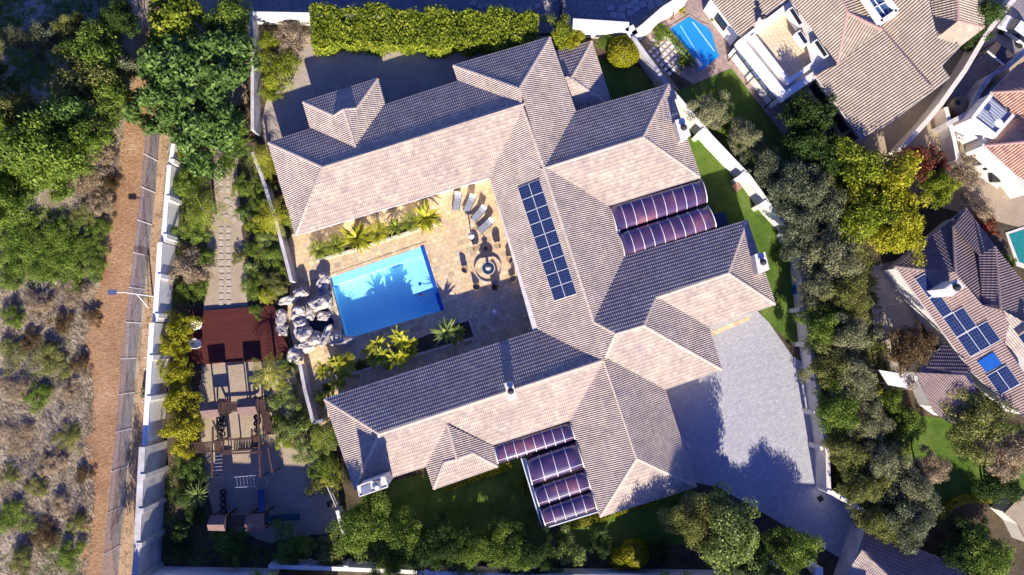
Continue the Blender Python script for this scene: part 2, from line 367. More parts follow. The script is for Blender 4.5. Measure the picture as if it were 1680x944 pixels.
def add_windows(root, wall, pts, zs=(0.9, 2.1), w=1.6, gap=3.4):
    n = len(pts)
    for i in range(n):
        a, b = pts[i], pts[(i+1) % n]; Ld = (b-a).length; k = int(Ld/gap)
        if k < 1: continue
        e = (b-a).normalized(); c = sum(pts, Vector((0, 0)))/n; nn = Vector((e.y, -e.x))
        if nn.dot(a-c) < 0: nn = -nn
        for j in range(k):
            m = a+e*(Ld*(j+0.5)/k); fr = MB(); A = m-e*w/2+nn*0.02; B = m+e*w/2+nn*0.02
            fr.beam((*A, zs[0]), (*B, zs[0]), 0.1, 0.08); fr.beam((*A, zs[1]), (*B, zs[1]), 0.1, 0.08)
            for q in (A, (A+B)/2, B): fr.beam((*q, zs[0]), (*q, zs[1]), 0.08, 0.08)
            f = subpart(fr, 'window', M['frame'], wall)
            A2 = A-nn*0.01; B2 = B-nn*0.01; g = MB(); g.beam((*A2, (zs[0]+zs[1])/2), (*B2, (zs[0]+zs[1])/2), 0.02, zs[1]-zs[0])
            # the pane is a sub-part beside its frame (three levels at most)
            subpart(g, 'window_pane', M['glass'], wall)
# ------------------------------------------------------------ the main house
H0 = tuple(P(880, 450, 0))
house = thing('tiled_house', 'sprawling single storey house with pale pink tiled hip roofs around a paved pool courtyard', 'house', H0)
rf = Roof(house, 3.1, m=M['tile'], capm=M['cap'])
a1, a2, a3, a4 = (440.1,234.2), (528.5,274.4), (855,171.3), (752.3,133.5); a5, a6 = (485,386.3), (803.5,291)
rf.slope([a1, a2, a3, a4], (a1, a4), grow={2: 0.3})
rf.slope([a2, a3, a6, a5], (a5, a6), grow={1: 0.3})
rf.slope([a1, a2, a5], (a1, a5))
b1, b2, b3, b4 = (743.5,107.7), (902.3,61.2), (851.7,145), (944.3,183.5)
rf.slope([b1, b2, b3], (b1, b2))
rf.slope([b1, b3, a3, a4], (b1, a4), grow={2: 0.3})
c1 = (893,276.5)
rf.slope([b2, b4, c1, b3], (b2, b4), grow={1: 0.3})
d1, d2, d3, d4 = (1097.2,138.6), (1054.9,225.3), (1148.9,291.4), (997.7,338.7)
rf.slope([b4, d1, d2, c1], (b4, d1), grow={3: 0.3})
rf.slope([c1, d2, d3, d4], (d4, d3), grow={3: 0.3})
rf.slope([d1, d3, d2], (d1, d3))
e1, e2 = (1024.3,421.7), (974,528)
rf.slope([c1, d4, e1, e2], (d4, e1), grow={0: 0.3, 2: 0.3})
t1, t2, t3, t4, t5, t6, t7 = (1010.2,547.8), (1055.7,534.3), (1075.3,488.9), (990.6,591.1), (1163,537.4), (1184.7,606.6), (1090.5,638.9)
r1, r2, r3 = (1225.6,361.7), (1272,499.4), (1194.6,448.4)
rf.slope([e1, r1, r3, t3, t2, t1, e2], (e1, r1), grow={6: 0.3})
rf.slope([t3, r3, r2, t5], (t5, r2), grow={3: 0.3})
rf.slope([r1, r2, r3], (r1, r2))
rf.slope([t2, t3, t5, t6], (t5, t6), grow={1: 0.3})
rf.slope([t1, t2, t6, t7, t4], (t7, t6), grow={3: 0.3})
f1 = (883.3,541.8)
rf.slope([a6, a3, c1, e2, t1, t4, f1], (a6, f1), grow={0: 0.3, 5: 0.3})
g1, g2, g3 = (532.2,655.2), (622.3,711.9), (582,802.7)
h1, h2, h3, h4 = (1045,752.6), (1142,799), (985,848.2), (936.1,689.1)
rf.slope([g1, f1, t4, g2], (g1, f1), grow={1: 0.3})
rf.slope([g2, t4, h4, g3], (g3, h4), grow={1: 0.3})
rf.slope([g1, g2, g3], (g1, g3))
rf.slope([t4, h1, h3, h4], (h4, h3), grow={3: 0.3})
rf.slope([t4, t7, h2, h1], (t7, h2), grow={0: 0.3})
rf.slope([h1, h2, h3], (h3, h2))
# north and south gablet wings: the ridge runs on past the hip and ends in a small gable
def gablet(c0, k0, g, k1, c1_, in0, top, in1):
    rf.slope([c0, k0, g, top, in0], (c0, in0), grow={3: 0.0})
    rf.slope([c1_, k1, g, top, in1], (c1_, in1))
    rf.slope([c0, c1_, k1, k0], (c0, c1_))
    mb = MB(); A, B, G = rf.at(k0), rf.at(k1), rf.at(g); mb.add([A+Vector((0,0,-.05)), B+Vector((0,0,-.05)), G], [(0,1,2)]); part(mb, 'gablet_vent', M['white'], house)
    rf.ridge([c0, k0]); rf.ridge([c1_, k1]); rf.ridge([k0, g]); rf.ridge([k1, g]); rf.ridge([g, top])
gablet((497.1,167.8), (547.8,190.5), (563.5,180), (584.5,178.3), (619.4,129.3), (509.3,209.7), (582.7,241.9), (631,171.3))
gablet((711.5,802.8), (729,759), (749.9,753.8), (774.4,743.3), (816.3,766), (699.2,764.3), (734.9,697.2), (809.3,732.8))
for seq in ([a1,a2],[a5,a2],[a2,a3],[b1,b3],[b2,b3],[b3,a3],[a3,c1],[c1,d2],[d1,d2],[d3,d2],[c1,e2],[e2,t1],[t1,t2],[t2,t3],[t3,r3],[r1,r3],[r2,r3],[t2,t6],[t1,t4],
            [g1,g2],[g3,g2],[g2,t4],[t4,h1],[h1,h2],[h1,h3]): rf.ridge(seq)
rf.spread()
gutters(house, [(a1,a4),(a5,a6),(a1,a5),(b1,b2),(b1,a4),(b2,b4),(b4,d1),(d4,d3),(d1,d3),(d4,e1),(e1,r1),(t5,r2),(r1,r2),(t5,t6),(t7,t6),(a6,f1),(g1,f1),(g3,h4),(g1,g3),(h4,h3),(t7,h2),(h3,h2),
   ((497.1,167.8),(619.4,129.3)),((497.1,167.8),(509.3,209.7)),((619.4,129.3),(631,171.3)),((711.5,802.8),(816.3,766)),((699.2,764.3),(711.5,802.8)),((809.3,732.8),(816.3,766))], 3.1)
for pix in ([a1,(790,122),(838,281),a5],[b1,b2,(997,355),(838,403)],[(850,212),d1,d3,(903,368)],[(930,450),r1,r2,(978,594)],[(803,291),(975,238),(1068,545),(890,598)],
            [(1000,591),(1163,538),t6,(1021,661)],[g1,(905,536),(955,683),g3],[(905,591),(1074,591),h2,h3],
            [(497.1,167.8),(619.4,129.3),(631,171.3),(509.3,209.7)],[(699.2,764.3),(809.3,732.8),(816.3,766),(711.5,802.8)]):
    w_, pts_ = wall_block(house, pix, 3.1); add_windows(house, w_, pts_)
# lower lean-to roof to the north east
rl = Roof(house, 1.2, m=M['tile'], capm=M['cap'], pitch=22)
n1, n2, n3, n4, n5 = (912,84.4), (970.8,67.9), (936.7,128.8), (1006,178), (944,184)
rl.slope([n1, n2, n3, (925,133)], (n1, n2), grow={3: 0.5}); rl.slope([n2, n4, n3], (n2, n4)); rl.slope([(925,133), n3, n4, (955,196)], ((955,196), n4), grow={0: 0.3, 2: 0.5, 3: 0.8})
rl.ridge([n2, n3]); rl.ridge([n3, n4])
wall_block(house, [n1, n2, n4, (940,196)], 1.2, 0.4)
gutters(house, [(n1, n2), (n2, n4)], 1.2)
# solar panels on the west slope of the spine
def slope_frame(a, b, side, z=3.1, pitch=PITCH):
    A = P(*a, z); B = P(*b, z); e = (B-A).normalized(); h = Vector((-e.y, e.x, 0))
    if h.dot(P(*side, z)-A) < 0: h = -h
    up = (h+Vector((0, 0, math.tan(R(pitch))))).normalized(); n = e.cross(up)
    if n.z < 0: n = -n
    return A, e, up, n
def on_plane(px, fr):
    A, e, up, n = fr; d = Q @ Vector(((px[0]-840)/FPX, -(px[1]-472)/FPX, -1)); o = Vector((0, 0, CAMH)); t = (A-o).dot(n)/d.dot(n); return o+d*t
def pv_mat():
    m, t, n, l, b = nt('solar_cell'); b.inputs['Roughness'].default_value = 0.12; b.inputs['Specular IOR Level'].default_value = 0.6
    uv = n.new('ShaderNodeTexCoord'); br = n.new('ShaderNodeTexBrick'); br.offset = 0; br.inputs['Scale'].default_value = 1; br.inputs['Brick Width'].default_value = 1; br.inputs['Row Height'].default_value = 1
    br.inputs['Mortar Size'].default_value = 0.035; br.inputs['Color1'].default_value = (0.012,0.022,0.075,1); br.inputs['Color2'].default_value = (0.018,0.03,0.095,1); br.inputs['Mortar'].default_value = (0.10,0.12,0.2,1)
    l.new(uv.outputs['UV'], br.inputs['Vector']); l.new(br.outputs['Color'], b.inputs['Base Color']); return m
M['pv'] = pv_mat()
def panel(root, A, B, Cc, D, n, lift=0.16, cells=(6, 4), label=None):
    """solar panel: quad A,B,C,D in the roof plane, raised on rails"""
    c = (A+B+Cc+D)/4; q = [c+(x-c)*0.985+n*lift for x in (A, B, Cc, D)]; mb = MB(); lo = [x-n*0.05 for x in q]
    mb.add(q+lo, [(0,1,5,4),(1,2,6,5),(2,3,7,6),(3,0,4,7),(4,5,6,7),(0,1,2,3)])
    o = part(mb, 'solar_panel', M['whitemetal'], root)
    q2 = [c+(x-c)*0.945+n*(lift+0.004) for x in (A, B, Cc, D)]; g = MB(); g.add(q2, [(0,1,2,3)], [(0,0),(cells[0],0),(cells[0],cells[1]),(0,cells[1])])
    subpart(g, 'solar_cells', M['pv'], o); return o
fr = slope_frame(a6, f1, (900, 400))
S0, S1, S2, S3 = [on_plane(p, fr) for p in ((850.2,308.9), (885.8,294.5), (947.4,482.1), (910,494.3))]
for i in range(9):
    for j in range(2):
        lp = lambda s, t: (S0*(1-t)+S1*t)*(1-s)+(S3*(1-t)+S2*t)*s
        panel(house, lp(i/9, j/2), lp(i/9, (j+1)/2), lp((i+1)/9, (j+1)/2), lp((i+1)/9, j/2), fr[3])
# chimneys
def chimney(root, quad, zt, zb, flue=0.35, two=False, crown=0.12):
    pts = [P(*p, zt) for p in quad]; mb = MB(); mb.prism([tuple(p.xy) for p in inset(pts, 0.05)], zb, zt-crown); mb.prism([tuple(p.xy) for p in pts], zt-crown, zt)
    o = part(mb, 'chimney', M['chim'], root, bevel=0.015)
    c = sum(pts, Vector())/4; u = (pts[1]-pts[0]); v = (pts[3]-pts[0]); k = MB()
    # raised rim and round cowl
    if flue:
        k.lathe(c+Vector((0,0,0.002)), [(flue*0.6, 0), (flue*0.6, 0.3), (flue*1.1, 0.32), (flue*0.75, 0.52), (0.03, 0.6)], 14)
        subpart(k, 'cowl', M['soot'], o)
    return o, pts
chimney(house, [(1107.5,197.4),(1124,192.3),(1133.4,222.2),(1116.8,231.5)], 4.9, 2.6, 0.3)
chimney(house, [(1238,417.4),(1255.5,413.3),(1262.8,442.2),(1244.2,450.5)], 5.0, 2.6, 0.3)
chimney(house, [(827,629),(841,626.5),(849,653),(834.5,658)], 6.3, 4.0, 0.28)
big, bp_ = chimney(house, [(586.8,797.7),(631.2,782.2),(636.4,798.8),(589.9,814.7)], 6.6, 0.0, 0.0)
c = bp_[0]*0.32+bp_[1]*0.18+bp_[2]*0.18+bp_[3]*0.32; mb = MB()
u = (bp_[1]-bp_[0]).normalized(); v = (bp_[3]-bp_[0]).normalized()
for s_, (l_, w_) in ((0.7, (0.9, 0.5)),):
    c = (bp_[0]+bp_[3])/2+u*0.7; mb.prism([tuple((c+u*a*l_/2*1.0+v*b*w_/2*1.2).xy) for a, b in ((-1,-1),(1,-1),(1,1),(-1,1))], 6.6, 6.72)
    subpart(mb, 'flue_cap', M['steel'], big)
c = (bp_[0]+bp_[1]+bp_[2]+bp_[3])/4+u*0.45; mb = MB(); mb.lathe(c, [(0.3,0),(0.3,0.25),(0.42,0.28),(0.3,0.5),(0.1,0.6)], 14); subpart(mb, 'cowl', M['steel'], big)
mb = MB(); rimw = 0.08
for a, b in zip(bp_, bp_[1:]+bp_[:1]): mb.beam(a+Vector((0,0,.05)), b+Vector((0,0,.05)), 0.1, 0.1)
subpart(mb, 'chimney_rim', M['chim'], big)
# aerials on the north east slope
def aerial(root, px, z, s=1.0, ang=20):
    b = P(*px, z); mb = MB(); mb.tube(b, b+Vector((0,0,1.3*s)), 0.025); t = b+Vector((0,0,1.25*s)); d = Vector((math.cos(R(ang)), math.sin(R(ang)), 0)); q = Vector((-d.y, d.x, 0))
    mb.beam(t-d*0.5, t+d*0.6, 0.04)
    for i in range(6): c = t-d*0.5+d*(0.2*i+0.05); mb.beam(c-q*(0.32-0.03*i), c+q*(0.32-0.03*i), 0.025)
    return part(mb, 'aerial', M['steel'], root)
aerial(house, (1087,200), 4.2, 1.0, 60); aerial(house, (1096,198), 4.0, 1.2, 25)
# barrel vault roofs of bronze glazing
def vault_mat():
    m, t, n, l, b = nt('bronze_glazing'); b.inputs['Roughness'].default_value = 0.24; b.inputs['Specular IOR Level'].default_value = 1.0
    b.inputs['Coat Weight'].default_value = 1.0; b.inputs['Coat Roughness'].default_value = 0.08
    g = n.new('ShaderNodeNewGeometry'); ns = n.new('ShaderNodeTexNoise'); ns.inputs['Scale'].default_value = 0.55; ns.inputs['Detail'].default_value = 4; l.new(g.outputs['Position'], ns.inputs['Vector'])
    r = ramp(n, [(0.38,(0.045,0.028,0.085)),(0.56,(0.10,0.045,0.10)),(0.72,(0.22,0.08,0.09))]); l.new(ns.outputs[0], r.inputs[0]); l.new(r.outputs[0], b.inputs['Base Color']); return m
M['vault'] = vault_mat()
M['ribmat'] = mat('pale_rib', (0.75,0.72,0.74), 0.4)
def vault(root, tl, tr, br, bl, z=2.75, rise=0.75, ribs=9, first=0.0, label=None):
    A, B, Cc, D = P(*tl, z), P(*tr, z), P(*br, z), P(*bl, z); n = 14
    def sec(s, ext=0):
        p = A*(1-s)+B*s; q = D*(1-s)+Cc*s; out = []
        for k in range(n+1):
            t = k/n; a = math.pi*t; out.append(p*(0.5+0.5*math.cos(a))+q*(0.5-0.5*math.cos(a))+Vector((0,0,(rise+ext)*math.sin(a)**0.8)))
        return out
    mb = MB(); S = [sec(i/ribs) for i in range(ribs+1)]; vs = [p for s in S for p in s]; w = n+1
    fs = [(i*w+k, i*w+k+1, (i+1)*w+k+1, (i+1)*w+k) for i in range(ribs) for k in range(n)]
    for e in (0, ribs): fs.append(tuple(e*w+k for k in range(n+1)))
    mb.add(vs, fs); o = part(mb, 'barrel_vault', M['vault'], root, smooth=False)
    for p in o.data.polygons: p.use_smooth = len(p.vertices) == 4
    for i in range(ribs+1):
        s = sec(i/ribs, 0.03); r_ = MB()
        for a, b in zip(s, s[1:]): r_.beam(a, b, 0.06 if 0 < i < ribs else 0.09, 0.04)
        subpart(r_, 'rib', M['ribmat'], o)
    if ribs < 9 and rise < 1:  # pale strip modelled along the vault in place of the sun's highlight line
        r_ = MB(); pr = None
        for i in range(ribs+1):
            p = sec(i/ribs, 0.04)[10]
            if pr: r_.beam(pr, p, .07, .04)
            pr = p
        subpart(r_, 'highlight_line', M['ribmat'], o)
    bm_ = MB(); bm_.beam(A, B, 0.14, 0.16); bm_.beam(D, Cc, 0.14, 0.16); subpart(bm_, 'edge_beam', M['frame'], o)
    return o
vault(house, (997.7,338.7), (1148.6,294.9), (1158.5,334), (1011.3,381), ribs=9)
vault(house, (1012.6,383.5), (1158.5,338), (1173.5,374.5), (1024.3,422), ribs=9)
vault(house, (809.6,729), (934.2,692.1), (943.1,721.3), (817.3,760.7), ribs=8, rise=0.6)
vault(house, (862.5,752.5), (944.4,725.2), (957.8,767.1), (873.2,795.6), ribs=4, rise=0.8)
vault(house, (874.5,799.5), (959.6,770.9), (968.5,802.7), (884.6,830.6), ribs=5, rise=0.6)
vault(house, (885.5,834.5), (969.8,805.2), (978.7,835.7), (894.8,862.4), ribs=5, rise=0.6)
mb = MB()
for a, b in (((855,752),(890,868)), ((890,868),(982,840)), ((862.5,752),(896,864))): mb.beam(P(*a, 2.5), P(*b, 2.5), 0.1, 0.1)
for p in ((855,752),(873,810),(890,868),(920,859),(950,850),(980,840)): A = P(*p, 2.5); mb.beam(A, (A.x, A.y, 0), 0.1)
part(mb, 'conservatory_frame', M['whitemetal'], house)
m_, t_, n_, l_, b_ = nt('blue_glazing'); b_.inputs['Base Color'].default_value = (0.05,0.12,0.28,1); b_.inputs['Roughness'].default_value = 0.1; b_.inputs['Alpha'].default_value = 0.55; M['blueglass'] = m_
mb = MB()
for a, b in (((855,752),(890,868)), ((890,868),(982,840))):
    A, B = P(*a, 2.45), P(*b, 2.45); mb.add([A, B, B*Vector((1,1,0)) if False else Vector((B.x,B.y,0)), Vector((A.x,A.y,0))], [(0,1,2,3)])
A, B, Cc, D = P(856,752,2.52), P(891,867,2.52), P(897,862,2.52), P(863,752,2.52); mb.add([A,B,Cc,D], [(0,1,2,3)])
A, B, Cc, D = P(891,867,2.52), P(982,839,2.52), P(979,834,2.52), P(896,861,2.52); mb.add([A,B,Cc,D], [(0,1,2,3)])
part(mb, 'conservatory_glass', M['blueglass'], house)
# ------------------------------------------------------------ ground sheets
def rough(pix, amp, seed=1, step=9):
    rg = random.Random(seed); out = []; n = len(pix)
    for i in range(n):
        (x0, y0), (x1, y1) = pix[i], pix[(i+1) % n]; Ld = math.hypot(x1-x0, y1-y0); k = max(1, int(Ld/step)); nx, ny = -(y1-y0)/Ld, (x1-x0)/Ld
        for j in range(k):
            t = j/k; a = amp*(rg.uniform(-1, 1)*0.6+0.8*math.sin((x0+t*(x1-x0))*.07+(y0+t*(y1-y0))*.05+seed)) if True else 0; out.append((x0+(x1-x0)*t+nx*a, y0+(y1-y0)*t+ny*a))
    return out
def sheet(name, pix, z, m, label=None, holes=None):
    if name == 'dirt_path': pix = rough(pix, 4.5, 2)
    if name == 'sand_path': pix = rough(pix, 1.6, 5)
    pts = [P(*p, z) for p in pix]; bm = bmesh.new(); vs = [bm.verts.new(p) for p in pts]; f = bm.faces.new(vs)
    if f.normal.z < 0: bmesh.ops.reverse_faces(bm, faces=[f])
    bmesh.ops.triangulate(bm, faces=bm.faces[:]); me = bpy.data.meshes.new(name); bm.to_mesh(me); bm.free()
    me.materials.append(m); o = bpy.data.objects.new(name, me); COL.objects.link(o); o['kind'] = 'structure'
    return o
# terrain with the pool cut out of it
pool_px = [(541,456),(695,404),(728,509),(567,557)]
def ground():
    pp = [P(*p, 0).xy for p in pool_px]; rp = [P(*p, 0).xy for p in ((500,500),(541,470),(567,552),(520,560))]
    Rr = 260; out = [(-Rr,-Rr),(Rr,-Rr),(Rr,Rr),(-Rr,Rr)]
    bm = bmesh.new(); ov = [bm.verts.new((*p, 0)) for p in out]; iv = [bm.verts.new((*p, 0)) for p in pp]
    # outer corners SW SE NE NW ; pool corners: 0 W-top 1 N-right 2 E-bottom 3 S-left
    o = ov; i = iv
    for f in ((o[3], i[0], i[1]), (o[3], i[1], o[2]), (o[2], i[1], i[2]), (o[2], i[2], o[1]), (o[1], i[2], i[3]), (o[1], i[3], o[0]), (o[0], i[3], i[0]), (o[0], i[0], o[3])):
        fc = bm.faces.new(f)
    bmesh.ops.recalc_face_normals(bm, faces=bm.faces[:])
    for f in bm.faces:
        if f.normal.z < 0: f.normal_flip()
    me = bpy.data.meshes.new('terrain'); bm.to_mesh(me); bm.free(); me.materials.append(M['scrub'])
    ob = bpy.data.objects.new('terrain', me); COL.objects.link(ob); ob['kind'] = 'structure'
ground()
def sheet_pool(name, outer, z, m, bridge):
    """sheet with the pool opening: outer outline joined to the pool outline by one seam"""
    b_out, b_in = bridge; k = len(outer); pl = pool_px
    seq = [outer[(b_out+i) % k] for i in range(k)]+[outer[b_out]]+[pl[(b_in-i) % 4] for i in range(4)]+[pl[b_in]]
    pts = [P(*p, z) for p in seq]
    import mathutils.geometry as mg
    tris = mg.tessellate_polygon([[P(*p, z) for p in outer], [P(*p, z) for p in pl]]); allp = [P(*p, z) for p in outer]+[P(*p, z) for p in pl]
    me = bpy.data.meshes.new(name); fs = []
    for t in tris:
        a, b, c = (allp[i] for i in t); fs.append(t if (b-a).cross(c-a).z > 0 else t[::-1])
    me.from_pydata([tuple(p) for p in allp], [], fs); me.materials.append(m); o = bpy.data.objects.new(name, me); COL.objects.link(o); o['kind'] = 'structure'
sheet('dirt_path', [(205,190),(250,190),(247,300),(238,400),(226,470),(212,560),(204,700),(196,830),(186,960),(150,960),(128,944),(135,880),(150,810),(142,740),(148,660),(150,620),(132,570),(140,520),(165,470),(172,400),(185,330),(192,260)], 0.01, M['dirt'])
sheet('dirt_path', [(212,40),(245,50),(262,150),(255,220),(205,200),(222,120)], 0.012, M['dirt'])
sheet('paved_track', [(262,215),(276,215),(266,340),(250,520),(236,700),(214,960),(192,960),(214,760),(232,560),(250,380)], 0.014, M['track'])
sheet('rough_verge', [(1345,400),(1420,230),(1700,220),(1700,960),(1380,960),(1418,850),(1365,805),(1330,560),(1322,440)], 0.006, M['soil'])
sheet('rough_verge', [(1080,100),(1200,180),(1345,230),(1440,240),(1420,420),(1330,420),(1180,240)], 0.0065, M['soil'])
# property
sheet_pool('garden_ground', [(284,200),(405,170),(412,30),(560,30),(900,40),(1030,60),(1085,125),(1165,220),(1265,342),(1316,402),(1327,560),(1345,680),(1360,805),(1410,850),(1400,960),(232,960),(236,740),(252,560),(268,380)], 0.008, M['soil'], (0, 0))
sheet('gravel_yard', [(430,200),(445,120),(500,60),(900,60),(900,130),(620,240),(440,260)], 0.2, M['gravel'])
sheet('sand_path', [(349,205),(388,205),(392,260),(388,310),(398,380),(404,440),(408,512),(335,512),(341,400),(350,330),(352,250)], 0.02, M['sand'])
sheet('sand_path', [(330,597),(470,590),(500,640),(520,740),(560,870),(440,890),(350,860),(330,740),(328,640)], 0.02, M['sand'])
sheet_pool('patio', [(478,385),(520,372),(800,282),(830,300),(900,560),(560,680),(525,700),(512,660),(480,560),(470,520),(478,460),(470,400)], 0.024, M['patio'], (0, 0))
sheet('lawn', [(975,90),(1080,120),(1110,150),(1190,255),(1262,345),(1312,410),(1324,560),(1330,590),(1262,532),(1246,510),(1100,300),(1030,200),(960,190)], 0.02, M['lawn'])
sheet('lawn', [(585,840),(600,800),(860,740),(900,880),(870,900),(600,900)], 0.02, M['lawn'])
sheet('lawn', [(905,880),(985,850),(1130,800),(1150,890),(1060,900),(920,905)], 0.02, M['lawn'])
sheet('driveway', [(1085,620),(1100,560),(1165,525),(1240,508),(1262,530),(1300,585),(1328,600),(1345,690),(1360,810),(1416,850),(1400,930),(1360,905),(1300,870),(1180,800),(1130,790)], 0.026, M['drive'])
sheet('patio', [(1165,545),(1230,518),(1232,524),(1168,552)], 0.03, M['patio'])
sheet('neighbour_paving', [(740,-40),(1120,-40),(1035,50),(880,55),(740,20)], 0.018, M['cobble'])
sheet('neighbour_road', [(415,-40),(740,-40),(740,25),(415,25)], 0.018, M['cobble'])
sheet('pool_patio', [(1060,30),(1130,-20),(1200,-20),(1420,260),(1330,300),(1180,150),(1060,70)], 0.018, M['patio2'])
sheet('neighbour_lawn', [(1110,150),(1200,112),(1330,280),(1300,330),(1190,240)], 0.03, M['lawn'])
sheet('neighbour_drive', [(1680,-40),(1640,-40),(1380,260),(1500,330),(1700,380),(1760,100)], 0.02, M['sand'])
sheet('neighbour_lawn', [(1480,680),(1700,700),(1700,800),(1560,830),(1540,870),(1450,800)], 0.02, M['lawn'])
sheet('neighbour_yard', [(1420,440),(1500,420),(1520,640),(1450,640)], 0.02, M['gravel'])
# stepping stones: things one could count
def stone(px, w, h, rot, label, group, z=0.02, t=0.05, m=None):
    c = P(*px, z); mb = MB(); mb.box((-w/2, -h/2, 0), (w/2, h/2, t)); o = mb.build('stepping_stone', m or M['stone'], None, bevel=0.015); o.location = (c.x, c.y, z); o.rotation_euler.z = R(rot)
    tag(o, label, 'stepping stone', group); return o
rnd = random.Random(3)
first = None
def dup_to(src, px, z, rot, sc=1):
    c = P(*px, z); o = src.copy(); COL.objects.link(o); o.location = (c.x, c.y, z); o.rotation_euler.z = R(rot); o.scale = (sc, sc, 1); return o
G1 = 'square stepping stones in paired rows down the sand path'
WORDS = ['first','second','third','fourth','fifth','sixth','seventh','eighth','ninth','tenth','eleventh','twelfth','thirteenth','fourteenth','fifteenth','sixteenth','seventeenth','eighteenth','nineteenth','twentieth','twenty first','twenty second','twenty third','twenty fourth','twenty fifth','twenty sixth']
irow = -1
for k in range(26):
    y = 224+k*10.9
    if 322 < y < 372: continue
    irow += 1
    for x in (362.5, 374.5):
        xx = x + (y-360)*0.006; rr = rnd.uniform(-4, 4); lb_ = f"pale square stepping stone in the sand path, {'left' if x < 370 else 'right'} row, {WORDS[irow]} from the top"
        if first is None: first = stone((xx, y), 0.46, 0.5, rr, lb_, G1)
        else: dup_to(first, (xx+rnd.uniform(-.5,.5), y+rnd.uniform(-.6,.6)), 0.02, rr)['label'] = lb_
ir = None
for ik, (x, y) in enumerate(((372,330),(384,334),(378,345),(392,347),(370,356),(384,360),(395,366))):
    if ir is None:
        c = P(x, y, .02); mb = MB(); mb.prism([(0.35*math.cos(a)*(1+.2*math.sin(3*a)), 0.3*math.sin(a)*(1+.15*math.cos(2*a))) for a in [i*math.pi/4 for i in range(8)]], 0, 0.05); ir = mb.build('stepping_stone', M['stone']); ir.location = c
        tag(ir, 'irregular flat stone midway along the sand path, first from the top', 'stepping stone', 'irregular stones midway along the sand path')
    else: dup_to(ir, (x, y), .02, rnd.uniform(0, 360))['label'] = f'irregular flat stone midway along the sand path, {WORDS[ik]} from the top'
# deck
mb = MB(); mb.prism([tuple(P(*p, 0.3).xy) for p in ((310.5,511.7),(449.4,501),(458,520),(478,590),(440,592),(310.5,598))], 0.05, 0.3)
o = mb.build('timber_deck', M['deck']); tag(o, 'dark red slatted timber deck between the sand path and the play area', 'deck')
# pool
pw = [P(*p, 0) for p in pool_px]
root = thing('swimming_pool', 'turquoise rectangular swimming pool in the paved courtyard with a blue cover along one end', 'swimming pool', tuple(sum(pw, Vector())/4))
m_, t_, n_, l_, b_ = nt('pool_plaster_caustics'); b_.inputs['Roughness'].default_value = 0.6
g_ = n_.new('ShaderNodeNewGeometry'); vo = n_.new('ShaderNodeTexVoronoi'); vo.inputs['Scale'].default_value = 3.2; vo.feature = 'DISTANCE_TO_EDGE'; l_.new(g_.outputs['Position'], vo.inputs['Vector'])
rr_ = ramp(n_, [(0.0,(0.68,0.90,0.98)),(0.22,(0.46,0.81,0.95))]); l_.new(vo.outputs['Distance'], rr_.inputs[0]); l_.new(rr_.outputs[0], b_.inputs['Base Color']); M['poolp'] = m_  # pale net of caustic light painted into the plaster colour
n = 4; DP = -1.5; mb = MB(); ins = inset(pw, 0.0); q = [Vector((p.x, p.y, 0.0)) for p in pw]; lo = [Vector((p.x, p.y, DP)) for p in pw]
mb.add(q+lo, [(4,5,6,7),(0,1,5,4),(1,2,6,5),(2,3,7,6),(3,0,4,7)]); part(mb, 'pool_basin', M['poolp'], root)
# shallow ledge along the north side, bench lighter under little water
u = (pw[1]-pw[0]).normalized(); v = (pw[3]-pw[0]).normalized(); 
mb = MB(); A, B = pw[0], pw[1]
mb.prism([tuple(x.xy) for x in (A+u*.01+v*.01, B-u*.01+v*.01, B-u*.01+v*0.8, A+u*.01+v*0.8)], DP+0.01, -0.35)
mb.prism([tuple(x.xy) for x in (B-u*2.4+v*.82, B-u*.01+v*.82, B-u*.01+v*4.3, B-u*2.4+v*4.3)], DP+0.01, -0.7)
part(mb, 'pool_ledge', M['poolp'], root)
m_ = bpy.data.materials.new('pool_water'); m_.use_nodes = True; t_ = m_.node_tree; n_ = t_.nodes; l_ = t_.links; n_.clear(); out = n_.new('ShaderNodeOutputMaterial')
tr = n_.new('ShaderNodeBsdfTransparent'); tr.inputs[0].default_value = (0.72,0.94,1.0,1); gl = n_.new('ShaderNodeBsdfGlossy'); gl.inputs['Roughness'].default_value = 0.03
fz = n_.new('ShaderNodeFresnel'); fz.inputs[0].default_value = 1.33; mx = n_.new('ShaderNodeMixShader'); g_ = n_.new('ShaderNodeNewGeometry'); ns = n_.new('ShaderNodeTexNoise'); ns.inputs['Scale'].default_value = 3; l_.new(g_.outputs['Position'], ns.inputs['Vector'])
bp = n_.new('ShaderNodeBump'); bp.inputs['Distance'].default_value = 0.02; l_.new(ns.outputs[0], bp.inputs['Height']); l_.new(bp.outputs[0], gl.inputs['Normal']); l_.new(bp.outputs[0], fz.inputs['Normal'])
l_.new(fz.outputs[0], mx.inputs[0]); l_.new(tr.outputs[0], mx.inputs[1]); l_.new(gl.outputs[0], mx.inputs[2]); l_.new(mx.outputs[0], out.inputs[0]); M['water'] = m_
mb = MB()
for i in range(4):
    a, b2 = pw[i], pw[(i+1) % 4]; ce = sum(pw, Vector())/4; k_ = 0.006; a_, b_2 = a.lerp(ce, k_), b2.lerp(ce, k_); mb.add([Vector((a_.x,a_.y,-.02)), Vector((b_2.x,b_2.y,-.02)), Vector((b_2.x,b_2.y,-.3)), Vector((a_.x,a_.y,-.3))], [(0,1,2,3)])
part(mb, 'waterline_tiles', mat('waterline_tile', (0.05,0.25,0.5), .3), root)
mb = MB(); mb.add([Vector((p.x, p.y, -0.12)) for p in pw], [(0,1,2,3)]); part(mb, 'pool_water', M['water'], root)
mb = MB(); co = [Vector((p.x, p.y, 0)) for p in inset(pw, -0.35)]
